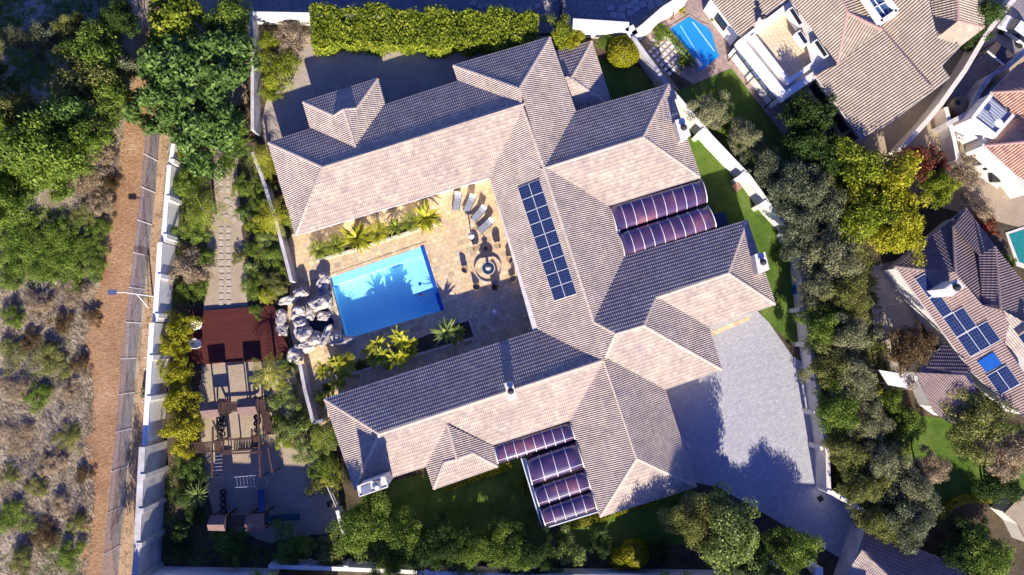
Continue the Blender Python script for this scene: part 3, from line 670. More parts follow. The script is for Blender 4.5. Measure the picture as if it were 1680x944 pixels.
for i in range(4): mb.add([Vector((pw[i].x,pw[i].y,0.06)), Vector((pw[(i+1)%4].x,pw[(i+1)%4].y,0.06)), co[(i+1)%4]+Vector((0,0,.06)), co[i]+Vector((0,0,.06)), Vector((pw[i].x,pw[i].y,0)), Vector((pw[(i+1)%4].x,pw[(i+1)%4].y,0)), co[(i+1)%4]+Vector((0,0,.026)), co[i]+Vector((0,0,.026))],
    [(0,1,2,3),(0,1,5,4),(3,2,6,7)])
part(mb, 'coping', M['patio'], root)
mb = MB(); mb.prism([tuple(x.xy) for x in (pw[1]-u*0.34+v*-.05, pw[1]+u*0.06+v*-.05, pw[2]+u*0.06, pw[2]-u*0.34)], -0.1, 0.12); part(mb, 'cover_roller', M['cover'], root, bevel=0.04)
# ------------------------------------------------------------ boundary walls
def boundary(name, pts, h, th, m, label, cat='wall', coping=None, piers=None, pier_m=None, group=None, side=1, capz=0.08, pd=0.3):
    W_ = [P(*p, h) for p in pts]; base = W_[0].copy(); base.z = 0
    root = thing(name, label, cat, tuple(base), group); mb = MB(); cp = MB()
    for a, b in zip(W_, W_[1:]):
        d = (b-a).normalized(); n = Vector((-d.y, d.x, 0)); e = 0.0
        mb.prism([tuple((x).xy) for x in (a-n*th/2-d*e, b-n*th/2+d*e, b+n*th/2+d*e, a+n*th/2-d*e)], 0, h-capz)
        cp.prism([tuple((x).xy) for x in (a-n*(th/2+.04), b-n*(th/2+.04), b+n*(th/2+.04), a+n*(th/2+.04))], h-capz, h)
    part(mb, 'wall_panel', m, root); part(cp, 'coping', coping or m, root)
    if piers:
        for p in piers:
            pm = MB(); c = P(*p, h+0.1); i = min(range(len(W_)-1), key=lambda k: ((W_[k]+W_[k+1])/2-c).length); d = (W_[i+1]-W_[i]).normalized(); n = Vector((-d.y, d.x, 0))*side
            pm.prism([tuple(x.xy) for x in (c-d*0.22-n*.05, c+d*0.22-n*.05, c+d*0.22+n*pd, c-d*0.22+n*pd)], 0, h+0.1); part(pm, 'pillar', pier_m or m, root)
    return root
def pier_line(a, b, n, f=0.5): return [(a[0]+(b[0]-a[0])*(i+f)/n, a[1]+(b[1]-a[1])*(i+f)/n) for i in range(n)]
# tall western retaining wall stepping down the slope: each section is a wall of its own height
secs = [((284,236),(279,269),2.3,0.3),((277.5,271),(267.5,397),2.5,0.35),((262.5,398),(254,528),2.9,0.4),((249,530),(237,731),3.4,0.4),((233,734),(221,960),4.4,0.5)]
labs = ['short top section of the white boundary wall under the big green tree','upper white wall section beside the garden palm','white wall section beside the dry bush and tall street light','long white wall section behind the row of yellow trees','tallest weathered grey wall section at the dark bottom corner']
for i, (a, b, h, th) in enumerate(secs):
    n = max(1, int(abs(b[1]-a[1])/52)); side = -1
    boundary('boundary_wall', [a, b], h, th, M['white'] if i < 4 else M['graywall'], labs[i], piers=pier_line(a, b, n, 0.85), side=1, pd=0.32 if i < 4 else 0.45)
boundary('boundary_wall', [(402,12),(411,24),(413,60),(414,130),(414,214)], 2.2, 0.25, M['graywall'], 'weathered wall along the west side of the gravel yard')
boundary('boundary_wall', [(411,22),(520,24),(640,28)], 2.2, 0.3, M['white'], 'white wall running behind the clipped hedge')
boundary('boundary_wall', [(940,38),(1032,44),(1040,58)], 2.2, 0.9, M['white'], 'bright broad white wall between hedge and yellow topiary bush')
boundary('boundary_wall', [(414,250),(430,292),(452,360),(478,462)], 2.0, 0.25, M['graywall'], 'grey wall with slim railing beside the bedroom wing')
boundary('boundary_wall', [(492,598),(500,640),(514,694),(530,690)], 2.0, 0.25, M['graywall'], 'grey wall between palms below the rock pool')
boundary('boundary_wall', [(553,838),(564,880)], 1.8, 0.25, M['white'], 'short white wall stub beside the play area gate')
e_top = [(1038,60),(1085,124),(1110,158),(1168,226),(1229,290),(1266,341),(1303,380),(1318,404),(1316,441),(1323,502)]
boundary('boundary_wall', e_top[:3], 2.4, 0.3, M['graywall'], 'shaded wall beside the round yellow topiary bush', piers=[(1085,122)], side=-1)
boundary('boundary_wall', e_top[2:7], 2.4, 0.35, M['white'], 'long white diagonal wall along the bright strip of lawn', piers=pier_line(e_top[2],e_top[3],1,.8)+pier_line(e_top[3],e_top[4],1,.9)+pier_line(e_top[4],e_top[5],1,.8)+pier_line(e_top[5],e_top[6],1,.9), side=-1, pd=0.7)
boundary('boundary_wall', e_top[6:], 2.4, 0.35, M['graywall'], 'wall section bending past the shaded east lawn', piers=[(1300,388),(1318,508)], side=-1, pd=0.4)
boundary('boundary_wall', [(1323,502),(1330,562),(1340,620),(1348,676),(1358,745),(1360,806)], 2.4, 0.35, M['render'], 'pinkish wall with pillars along the driveway', piers=[(1325,565),(1334,622),(1340,678),(1350,735)], side=-1, pd=0.28)
boundary('boundary_wall', [(1360,806),(1390,822),(1418,840)], 2.4, 0.35, M['white'], 'short wall turning the corner at the end of the driveway', piers=[(1362,806),(1384,818)], side=-1)
boundary('boundary_wall', [(215,947),(444,951)], 2.6, 0.4, M['white'], 'blue shaded wall along the bottom behind the play area')
boundary('boundary_wall', [(440,930),(560,934),(700,940),(870,946),(1100,948),(1290,950)], 2.0, 0.3, M['white'], 'long low white wall below the shrubs at the bottom', piers=[(500,933),(567,934),(640,938),(700,940),(1282,948),(1347,950)], side=1, pd=0.3)
boundary('garden_kerb', [(1125,812),(1137,880)], 0.4, 0.15, M['graywall'], 'thin kerb wall between the lower lawn and the big pale tree', 'kerb')
# railing beside grey wall
def railing(pts, h, label, post=1.2, zb=0.0, m=None):
    W_ = [P(*p, h) for p in pts]; root = thing('railing', label, 'railing', tuple(W_[0]*Vector((1,1,0)) if False else (W_[0].x, W_[0].y, 0)))
    rl_ = MB()
    for a, b in zip(W_, W_[1:]): rl_.beam(a, b, 0.06); rl_.beam(a-Vector((0,0,.8)), b-Vector((0,0,.8)), 0.04)
    part(rl_, 'rail', m or M['frame'], root); br = MB()
    for a, b in zip(W_, W_[1:]):
        n = int((b-a).length/0.14)
        for i in range(n+1): p = a+(b-a)*(i/max(n,1)); br.beam(p, p-Vector((0,0,.85)), 0.025)
        for q in (a, b): pm = MB(); pm.beam(q, (q.x, q.y, zb), 0.07); part(pm, 'post', m or M['frame'], root)
    part(br, 'baluster', m or M['frame'], root); return root
railing([(411,250),(427,292),(448,360),(472,455)], 1.9, 'thin dark railing along the outside of the grey garden wall')
railing([(553,836),(537,800)], 1.6, 'small white gate railing at the corner of the play area', m=M['whitemetal'])

def plain_house(pix, z, label):
    root = thing('tiled_house', label, 'house', tuple(P(*pix[0], 0))); pts = [P(*p, z) for p in pix]; mb = MB(); mb.prism([tuple(p.xy) for p in inset(pts, .4)], 0, z); part(mb, 'wall', M['render'], root)
    c = sum(pts, Vector())/4; a = (pts[0]+pts[3])/2; b = (pts[1]+pts[2])/2; a = a.lerp(b, .25)+Vector((0,0,1.6)); b = b.lerp((pts[0]+pts[3])/2, .25)+Vector((0,0,1.6)); mb = MB(); mb.add([pts[0], pts[1], pts[2], pts[3], a, b], [(0,1,5,4),(2,3,4,5),(3,0,4),(1,2,5)]); part(mb, 'roof', M['tile_tan'], root)
plain_house([(1085,1010),(1276,1014),(1276,1130),(1085,1130)], 6.9, 'tall house beyond the bottom wall shading the lower driveway')
plain_house([(1272,1002),(1450,1010),(1450,1120),(1272,1120)], 5.6, 'smaller house beyond the bottom right wall shading the driveway end')
plain_house([(290,1000),(540,1010),(540,1120),(290,1110)], 6.2, 'unseen long house added below the frame to shade the play area')  # added out of view, its height set by how far its shadow reaches
plain_house([(690,1012),(960,1012),(960,1120),(690,1120)], 4.8, 'unseen long house added below the frame to shade the lawn')  # made-up block out of view, raised to keep the lawn in shade
# ------------------------------------------------------------ vegetation
PAL = {
 'deep': [(0.014,0.032,0.007),(0.046,0.092,0.017),(0.115,0.172,0.040)],
 'green': [(0.025,0.056,0.010),(0.106,0.188,0.037),(0.300,0.413,0.112)],
 'bush': [(0.034,0.069,0.007),(0.149,0.230,0.029),(0.368,0.448,0.081)],
 'lime': [(0.05,0.085,0.006),(0.22,0.28,0.02),(0.50,0.50,0.06)],
 'yellow': [(0.10,0.13,0.006),(0.38,0.37,0.02),(0.68,0.60,0.06)],
 'olive': [(0.056,0.073,0.013),(0.213,0.224,0.056),(0.426,0.414,0.134)],
 'grey': [(0.08,0.09,0.035),(0.28,0.28,0.14),(0.54,0.51,0.29)],
 'silver': [(0.035,0.05,0.02),(0.15,0.175,0.09),(0.40,0.41,0.25)],
 'pale': [(0.06,0.10,0.015),(0.23,0.30,0.07),(0.50,0.55,0.19)],
 'dry': [(0.192,0.132,0.072),(0.432,0.324,0.204),(0.624,0.504,0.348)],
 'brown': [(0.05,0.03,0.012),(0.16,0.10,0.045),(0.28,0.19,0.09)],
 'red': [(0.05,0.06,0.015),(0.22,0.09,0.05),(0.62,0.04,0.06)],
 'topi': [(0.15,0.17,0.006),(0.29,0.28,0.01),(0.42,0.38,0.02)],
 'palm': [(0.06,0.10,0.012),(0.22,0.28,0.03),(0.52,0.52,0.10)],
 'palmy': [(0.12,0.15,0.01),(0.40,0.40,0.03),(0.74,0.68,0.10)],
 'straw': [(0.200,0.150,0.100),(0.475,0.388,0.275),(0.775,0.675,0.525)],
}
for k, v in PAL.items(): M['f_'+k] = foliage('foliage_'+k, v)
def leaves(rg, c, nrm, size, asp=0.6):
    """quads at centres c with normals nrm"""
    n = len(c); r = rg.normal(size=(n, 3)); t = np.cross(nrm, r); t /= np.linalg.norm(t, axis=1)[:, None]+1e-9; b = np.cross(nrm, t)
    s = size*rg.uniform(0.6, 1.35, n)[:, None]; k = rg.uniform(-0.15, 0.25, n)[:, None]*s
    V = np.stack([c-t*s*0.55, c-b*s*asp*0.5+nrm*k, c+t*s*0.55, c+b*s*asp*0.5+nrm*k], 1).reshape(-1, 3)
    F = np.arange(4*n).reshape(-1, 4); return V, F
def crown_data(seed, rad, hgt, nclump, nleaf, leaf, shape='tree', spread=0.62, cr=(0.17, 0.34)):
    rg = np.random.default_rng(seed); cs = []; rr = []
    i = 0
    while len(cs) < nclump:
        a = rg.uniform(0, 2*math.pi); q = math.sqrt(rg.uniform(0, 1)); lob = 1+0.30*math.sin(a*3+seed)+0.16*math.sin(a*5+seed*2)
        x, y = rad*q*math.cos(a)*lob*0.86, rad*q*math.sin(a)*lob*0.86
        top = math.sqrt(max(0, 1-(q*0.9)**2)); z = hgt*(rg.uniform(-0.45, 1.0) if shape == 'tree' else rg.uniform(0.0, 1.0))*top*0.75
        cs.append((x, y, z)); rr.append(rad*rg.uniform(*cr)*(0.75+0.35*(1-q)))
    cs = np.array(cs); rr = np.array(rr); w = rr**2; idx = rg.choice(nclump, nleaf, p=w/w.sum())
    d = rg.normal(size=(nleaf, 3)); d[:, 2] = np.abs(d[:, 2])*0.9-0.25; d /= np.linalg.norm(d, axis=1)[:, None]
    sh = rg.uniform(0.25, 1.25, nleaf)**0.7; p = cs[idx]+d*(rr[idx]*sh)[:, None]*np.array([1, 1, 0.8])
    nr = d*0.7+rg.normal(size=(nleaf, 3))*0.45+np.array([0, 0, 0.35]); nr /= np.linalg.norm(nr, axis=1)[:, None]
    return leaves(rg, p, nr, leaf)
CR = {}
def crown(kind, v):
    key = (kind, v)
    if key in CR: return CR[key]
    s = v*17+sum(map(ord, kind))
    spec = {'L': (4.0, 2.6, 80, 12000, 0.26, 'tree'), 'M': (2.3, 1.7, 44, 5600, 0.17, 'tree'), 'S': (1.2, 0.9, 14, 1300, 0.17, 'bush'),
            'Lf': (4.0, 2.4, 60, 15000, 0.20, 'tree'), 'Mf': (2.3, 1.6, 34, 6000, 0.15, 'tree'), 'Sf': (1.2, 0.9, 16, 2200, 0.11, 'bush'), 'Lb': (4.0, 2.6, 40, 6500, 0.42, 'tree')}[kind]
    V, F = crown_data(s, spec[0], spec[1], spec[2], spec[3], spec[4], spec[5]); me = npmesh('crown', V, F, M['f_green']); CR[key] = (me, spec[0], spec[1]); return CR[key]
def trunk_mesh(v, thin=False):
    """unit height 1 (ground to crown middle), limbs reaching into the crown"""
    key = ('trunk', v, thin)
    if key in CR: return CR[key]
    rg = random.Random(v*7+1); mb = MB(); r = 0.045 if not thin else 0.03; pts = [Vector((0, 0, -0.02))]
    for i in range(4): pts.append(Vector((rg.uniform(-.05, .05)*i*0.5, rg.uniform(-.05, .05)*i*0.5, 0.15*(i+1))))
    for i, (a, b) in enumerate(zip(pts, pts[1:])): mb.tube(a, b, r*(1-0.15*i), r*(1-0.15*(i+1)), 7)
    top = pts[-1]
    for i in range(6):
        a = i*math.pi/3+rg.uniform(-.4, .4); e = top+Vector((math.cos(a)*rg.uniform(.2, .38), math.sin(a)*rg.uniform(.2, .38), rg.uniform(.2, .5))); m_ = top.lerp(e, .5)+Vector((0, 0, .06))
        mb.tube(pts[3 if i % 2 else 4], m_, r*0.45, r*0.3, 5); mb.tube(m_, e, r*0.3, r*0.08, 5)
        for j in range(3):
            q = m_.lerp(e, 0.3+0.3*j); f = q+Vector((rg.uniform(-.16, .16), rg.uniform(-.16, .16), rg.uniform(.02, .16))); mb.tube(q, f, r*0.14, r*0.04, 4)
    me = bpy.data.meshes.new('trunk'); me.from_pydata(mb.v, [], mb.f); me.materials.append(M['bark']); me.update(); CR[key] = me; return me
TREES = 0
def setmat(o, m):
    if o.material_slots: o.material_slots[0].link = 'OBJECT'; o.material_slots[0].material = m
def plant(kind, px, py, rp, h, pal, label, cat='tree', name=None, group=None, sq=1.0, rz=None, bark=None):
    """px, py: crown centre in the photograph; rp: crown radius in photo pixels; h: height in metres"""
    global TREES
    TREES += 1; v = TREES % 3; me, r0, h0 = crown(kind, v); rad = rp/16.3; small = kind[0] == 'S'
    zc = 0.52*h if not small else 0.12*h
    if kind[0] == 'M': zc = 0.4*h
    c = P(px, py, zc+0.4*(h-zc)); rg = random.Random(TREES)
    name = name or ('shrub' if cat != 'tree' else 'tree'); root = thing(name, label, cat, (c.x, c.y, 0), group, rz if rz is not None else rg.uniform(0, 6.28))
    o = bpy.data.objects.new('crown', me); COL.objects.link(o); o.parent = root; s = rad/r0; sz = (h-zc)/(h0*0.78+0.3*r0); o.location = (0, 0, zc); o.scale = (s*rg.uniform(.85, 1.15), s*rg.uniform(.85, 1.15), sz*sq); setmat(o, M['f_'+pal])
    t = bpy.data.objects.new('trunk' if cat == 'tree' else 'stem', trunk_mesh(v)); COL.objects.link(t); t.parent = root; k = max(zc+0.3*(h-zc), .3)*1.1; t.scale = (rad*1.5, rad*1.5, k)
    if bark: setmat(t, bark)
    return root
def series(rows, kind, h, pal, desc, place, cat, name, group, order='top'):
    """several of a kind: ordinals down (or along) the photograph single each one out"""
    rows = sorted(rows, key=lambda r: (r[1] if order == 'top' else r[0])); n = len(rows)
    words = ['first','second','third','fourth','fifth','sixth','seventh','eighth','ninth','tenth','eleventh','twelfth','thirteenth','fourteenth','fifteenth','sixteenth','seventeenth','eighteenth','nineteenth','twentieth']
    for i, r in enumerate(rows):
        d = words[i]+(' from the top' if order == 'top' else ' from the left'); hh = r[3] if len(r) > 3 and r[3] else h; pp = r[4] if len(r) > 4 else pal
        plant(kind, r[0], r[1], r[2], hh, pp, f'{desc} {place}, {d}', cat, name, group)
def twig_mesh(v):
    key = ('twig', v)
    if key in CR: return CR[key]
    rg = random.Random(v*31+5); V = []; F = []
    def seg(a, b, w):
        d = (b-a).normalized(); s = d.cross(Vector((0,0,1)));  s = s.normalized() if s.length > .01 else Vector((1,0,0)); n = len(V); V.extend([a-s*w, a+s*w, b+s*w*.6, b-s*w*.6]); F.append((n,n+1,n+2,n+3))
        t = s.cross(d); n = len(V); V.extend([a-t*w, a+t*w, b+t*w*.6, b-t*w*.6]); F.append((n,n+1,n+2,n+3))
    def grow(p, d, l, w, k):
        e = p+d*l; seg(p, e, w)
        if k == 0: return
        for _ in range(3 if k > 1 else 4):
            nd = (d+Vector((rg.gauss(0,.45), rg.gauss(0,.45), rg.gauss(.05,.3)))).normalized(); grow(p.lerp(e, rg.uniform(.55,1)), nd, l*rg.uniform(.55,.8), w*.6, k-1)
    for i in range(9):
        a = i*.7+rg.uniform(-.3,.3); grow(Vector((0,0,0)), Vector((math.cos(a)*.8, math.sin(a)*.8, rg.uniform(.3,.9))).normalized(), .42, .018, 4)
    me = npmesh('branches', np.array([tuple(p) for p in V]), np.array(F), M['deadwood']); CR[key] = me; return me
def twiggy(px, py, rp, h, label, name='bare_shrub'):
    global TREES
    TREES += 1; c = P(px, py, h*.5); root = thing(name, label, 'shrub', (c.x, c.y, 0), None, TREES*1.1); o = bpy.data.objects.new('branches', twig_mesh(TREES % 3)); COL.objects.link(o); o.parent = root; s = rp/16.3; o.scale = (s, s, h)
# wild bush to the west
plant('Lb', 318, 118, 78, 7.5, 'green', 'largest glossy green tree spreading over the top of the dirt path')
plant('Lb', 255, 165, 52, 6.0, 'green', 'glossy green tree leaning over the path from the big tree')
plant('Lb', 330, 215, 62, 6.5, 'green', 'glossy green tree at the head of the sand path')
plant('M', 375, 215, 30, 4.0, 'bush', 'light green bush tree against the gravel yard wall')
plant('Lb', 285, 25, 50, 6.0, 'lime', 'light yellow green tree at the top edge above the dirt path')
plant('L', 372, 25, 40, 5.5, 'bush', 'green tree at the top edge beside the yard wall corner')
plant('Mf', 262, 60, 24, 2.5, 'dry', 'dry brown shrub between the two trees at the top of the path', 'shrub')
plant('Mf', 385, 85, 22, 2.5, 'dry', 'pinkish dry shrub against the yard wall', 'shrub')
series([(150,85,48,6.5,'bush'),(125,128,48,7,'olive'),(175,160,42,6,'bush'),(95,195,46,9,'green'),(195,25,30,6,'deep'),(70,60,26,4,'silver'),(175,40,24,4,'olive'),
        (50,245,60,11,'bush'),(125,225,34,8.5,'bush'),(15,300,40,5,'bush'),(85,285,36,4.5,'bush'),(200,105,26,4.5,'silver')], 'L', 6, 'bush', 'wild bushland tree', 'left of the dirt path', 'tree', 'wild_tree', 'trees of the wild thicket')
series([(20,385,34),(60,400,36),(100,385,34),(140,400,32),(165,375,22),(30,430,34),(75,440,34),(120,435,34),(155,440,24),(12,460,22),(140,350,22,1.2,'olive'),(95,420,26)], 'M', 1.4, 'bush', 'low green shrub', 'in the green patch left of the path', 'shrub', 'shrub', 'low green shrubs beside the dirt path')
series([(165,250,26,1.4,'dry'),(150,300,28,1.6,'dry'),(178,300,18,1.2,'brown'),(160,335,22,1.5,'dry'),(120,480,26,1.2,'dry'),(60,500,24,1.3,'dry'),(20,520,22,1.4,'bush'),(100,530,22,1.1,'brown'),(150,520,16,1,'brown'),
        (80,590,34,1.3,'olive'),(20,640,24,1.0,'dry'),(110,640,18,.8,'dry'),(110,910,26,1.2,'bush'),(70,880,24,1.2,'brown'),(30,920,24,1.4,'olive'),(60,800,20,.8,'olive')], 'Mf', 1.3, 'dry', 'dry scrubby shrub', 'on rough ground left of the path', 'shrub', 'shrub', 'dry shrubs of the rough ground')
for k_, (x_, y_, r_, h_) in enumerate(((310,436,30,2.2),(480,60,34,2.6),(455,100,28,2.4),(235,35,30,2),(255,70,24,2),(395,70,22,2),(140,330,30,2),(175,270,26,1.8),(60,480,30,1.5),(110,500,28,1.4),(30,600,32,1.2),(90,700,34,1),(40,760,34,1),(120,820,24,1),(100,60,34,3),(35,215,40,3),(1598,300,30,2.4),(1500,850,40,6),(1450,790,40,6),(1400,600,36,6),(1370,440,36,6),(895,900,26,3),(590,330,1,1))):
    if r_ > 1: twiggy(x_, y_, r_, h_, ['pale bare twigs inside the dry shrub by the sand path','bare grey branches between yard corner and hedge','bare branches over the yellow olive yard bush','bare twigs at the very top of the dirt path','second bare twig bush at the top of the path','bare twigs beside the yard wall','bare twigs above the green scrub patch','bare twigs at the left bank of the path','tangle of dead twigs below the green scrub patch','dead twigs at the left edge of the path bend','dead twigs on the far left rough ground','dead twigs in the middle of the rough ground','pale twig heap low on the rough ground','twig heap close to the lower dirt path','bare tree crown in the dark upper thicket','bare branches in the left edge thicket','bare branches by the white eastern patio','bare treetop above the purple corner roof','bare treetop near the driveway end','bare treetop halfway down the eastern belt','bare treetop near the bend of the wall','bare twigs left of the pale flecked shrub','x'][k_])
# tall trees just below the frame that throw their shadows into it
for px, py, rp, h, t in ((196,1035,40,10.5,'bare looking'),(222,1010,30,8.5,'slim')):
    plant('Mf', px, py, rp, h, 'olive', f'{t} tree below the lower left edge throwing its shadow on the path')
plant('Sf', 243, 640, 14, 1.2, 'silver', 'small grey green shrub between the track and the white wall', 'shrub', 'shrub')
# garden between wall and house
series([(290,535,30,3.6),(287,570,28,3.4),(284,612,28,3.3),(290,652,30,3.6),(298,700,32,3.8),(300,735,22,3.2)], 'M', 3.5, 'yellow', 'bright yellow leaved tree', 'in the row along the white wall', 'tree', 'yellow_tree', 'row of bright yellow trees')
plant('M', 292, 255, 14, 2.0, 'yellow', 'small yellow flowering shrub under the big green tree', 'shrub', 'shrub')
plant('M', 300, 300, 26, 2.4, 'bush', 'dark green shrub between the white wall and the upper sand path', 'shrub', 'shrub')
plant('Mf', 318, 375, 28, 2.6, 'bush', 'green shrub below the leaning palm', 'shrub', 'shrub')
plant('Mf', 308, 440, 34, 2.2, 'dry', 'large dry twiggy shrub beside the lower sand path', 'shrub', 'shrub')
plant('M', 325, 470, 20, 1.6, 'bush', 'small green shrub under the dry twiggy shrub', 'shrub', 'shrub')
plant('M', 396, 305, 20, 1.7, 'bush', 'round green shrub on the right edge of the upper sand path', 'shrub', 'shrub')
plant('M', 388, 245, 20, 1.8, 'green', 'dark green shrub at the top right edge of the sand path', 'shrub', 'shrub')
plant('M', 425, 372, 22, 1.8, 'lime', 'lime green bush below the yellow palm', 'shrub', 'shrub')
plant('M', 415, 405, 16, 1.3, 'bush', 'small bush above the spiky rosette plant', 'shrub', 'shrub')
plant('Mf', 452, 420, 24, 1.7, 'bush', 'leafy bush against the grey garden wall', 'shrub', 'shrub')
plant('Mf', 452, 465, 24, 1.7, 'olive', 'olive bush beside the rock pool end of the wall', 'shrub', 'shrub')
plant('S', 428, 480, 16, 1.2, 'lime', 'small lime shrub just above the deck', 'shrub', 'shrub')
plant('M', 436, 300, 17, 1.8, 'bush', 'green bush between railing and bedroom wing', 'shrub', 'shrub')
plant('M', 470, 360, 14, 1.6, 'bush', 'narrow green bush at the corner of the bedroom wing', 'shrub', 'shrub')
plant('Mf', 462, 652, 27, 2.8, 'pale', 'round pale variegated bush beside the play tower', 'shrub', 'shrub')
plant('Mf', 478, 705, 28, 2.6, 'pale', 'pale green bush below the variegated bush', 'shrub', 'shrub')
plant('Mf', 503, 740, 24, 2.4, 'pale', 'creamy green bush by the wall end near the palm', 'shrub', 'shrub')
plant('M', 470, 720, 20, 2.0, 'lime', 'yellow green bush right of the climbing frame', 'shrub', 'shrub')
plant('M', 535, 770, 26, 2.2, 'bush', 'green bush under the west end of the bedroom wing', 'shrub', 'shrub')
plant('M', 528, 655, 16, 1.6, 'bush', 'small dark bush between garden wall and lower wing corner', 'shrub', 'shrub')
plant('M', 318, 775, 22, 2.0, 'green', 'green bush under the last yellow tree', 'shrub', 'shrub')
plant('M', 375, 890, 30, 3.0, 'bush', 'round green bush below the lower play tower', 'shrub', 'shrub')
plant('S', 300, 865, 14, 1.2, 'pale', 'pale rosette bush in the dark corner bed', 'shrub', 'shrub')
plant('Mf', 475, 900, 34, 3.2, 'bush', 'green shrub in the bed below the play area', 'shrub', 'shrub')
plant('M', 535, 905, 30, 2.6, 'olive', 'dark shrub between the play area and the tall garden tree', 'shrub', 'shrub')
# trees and hedge of shrubs along the bottom
plant('Lf', 592, 872, 50, 7.0, 'bush', 'tall bright green tree left of the shaded lawn')
series([(645,880,42,5.5,'bush'),(690,905,36,4,'deep'),(735,890,38,5,'deep'),(785,905,38,5,'bush'),(830,900,38,5,'bush'),(875,905,36,5,'deep'),(640,925,26,3,'bush'),(760,930,28,3,'olive'),(860,930,30,3,'silver')], 'Lf', 5, 'bush', 'dense garden tree', 'in the dark belt below the lawn', 'tree', 'garden_tree', 'belt of trees below the lawn', order='left')
plant('Mf', 932, 905, 32, 3.4, 'pale', 'pale flecked shrub between the lower courtyard and the clipped yellow balls', 'shrub', 'shrub')
plant('Mf', 895, 925, 22, 2.4, 'bush', 'green shrub left of the pale flecked shrub', 'shrub', 'shrub')
plant('M', 1080, 910, 24, 2.0, 'deep', 'dark spiky shrub right of the clipped yellow balls', 'shrub', 'shrub')
plant('M', 985, 905, 22, 1.8, 'deep', 'dark shrub left of the clipped yellow balls', 'shrub', 'shrub')
plant('S', 1105, 835, 20, 1.2, 'bush', 'small shrub at the corner of the lower lawn', 'shrub', 'shrub')
plant('Lf', 1194, 882, 66, 8.5, 'pale', 'very large pale green tree beside the driveway')
plant('Lf', 1152, 856, 44, 8, 'olive', 'olive tree half hidden behind the large pale tree')
plant('Lf', 1300, 905, 44, 5.5, 'bush', 'green tree at the bottom end of the driveway')
plant('Lf', 1245, 925, 40, 5, 'deep', 'dark tree between the pale tree and the driveway end')
for px, py, rp, h, t in ((640,985,36,8,'left'),(1095,995,44,10.5,'right'),(420,985,40,8,'far left')):
    plant('Lf', px, py, rp, h, 'bush', f'tall tree beyond the bottom wall shading the garden, {t}')
# north side
plant('Mf', 455, 110, 38, 2.6, 'lime', 'yellow olive bush in the corner of the gravel yard', 'shrub', 'shrub')
plant('Mf', 478, 62, 34, 2.4, 'dry', 'twiggy grey shrub between yard corner and hedge', 'shrub', 'shrub')
plant('M', 440, 65, 18, 2.0, 'lime', 'small yellow green shrub against the top corner wall', 'shrub', 'shrub')
plant('M', 440, 145, 22, 1.8, 'lime', 'low yellowish bush in the gravel yard beside the west wall', 'shrub', 'shrub')
plant('Mf', 925, 48, 34, 2.8, 'lime', 'bright yellow green bush at the right end of the hedge', 'shrub', 'shrub')
plant('Mf', 940, 62, 22, 2.4, 'yellow', 'yellow bush above the lean-to roof', 'shrub', 'shrub')
plant('Mf', 995, 68, 17, 1.8, 'bush', 'small green shrub left of the round yellow topiary', 'shrub', 'shrub')
# neighbour's planting, north east
plant('M', 1085, 55, 16, 1.2, 'bush', 'shrub at the upper end of the slab grid', 'shrub', 'shrub')
plant('S', 1122, 103, 13, 1.0, 'lime', 'bright shrub at the lower end of the blue pool', 'shrub', 'shrub')
plant('S', 1175, 25, 12, 1.2, 'lime', 'small lime shrub beside the neighbour wing', 'shrub', 'shrub')
plant('S', 1118, 16, 8, 1.0, 'yellow', 'tiny yellow shrub on the white diagonal wall', 'shrub', 'shrub')
plant('Lf', 1168, 178, 34, 4.5, 'grey', 'grey olive tree beside the diagonal wall, nearest the pool')
plant('Mf', 1192, 205, 18, 2.5, 'bush', 'small green tree between the two grey olive trees')
plant('Lf', 1222, 222, 32, 4.5, 'grey', 'grey olive tree halfway along the diagonal wall')
plant('Lf', 1258, 268, 34, 5, 'silver', 'silver olive tree lower down the diagonal wall')
plant('L', 1330, 190, 42, 7, 'deep', 'dark glossy tree in front of the neighbour windows')
plant('L', 1345, 240, 44, 7, 'deep', 'dark glossy tree below the first dark tree')
plant('Lf', 1300, 300, 46, 6.5, 'silver', 'broad silver green tree right of the lawn wall')
plant('Lf', 1345, 330, 46, 7, 'silver', 'silver green tree left of the big yellow tree')
plant('Lf', 1322, 380, 40, 6, 'silver', 'silver tree at the bend of the boundary wall')
plant('L', 1415, 270, 50, 7.5, 'lime', 'yellow green top part of the big yellow tree group')
plant('L', 1465, 300, 52, 8, 'yellow', 'big yellow tree below the neighbour gable')
plant('L', 1430, 350, 54, 8, 'lime', 'lime yellow tree on the left of the big yellow tree group')
plant('L', 1480, 370, 48, 7.5, 'yellow', 'big yellow tree touching the solar panelled roof')
plant('M', 1512, 262, 30, 5, 'red', 'red flowering tree by the neighbour drive')
plant('M', 1540, 270, 24, 4, 'red', 'smaller red bush right of the red flowering tree')
plant('L', 1545, 305, 34, 5, 'lime', 'green tree above the dark gable of the eastern house')
plant('Mf', 1588, 285, 30, 3.5, 'dry', 'beige dry bush beside the white eastern patio')
plant('Mf', 1605, 345, 30, 3, 'dry', 'dry bush on the east edge above the green pool')
plant('M', 1625, 370, 20, 2.5, 'red', 'small red bush between eastern roof and green pool')
plant('M', 1650, 430, 22, 2, 'bush', 'green shrub beside the eastern roof edge')
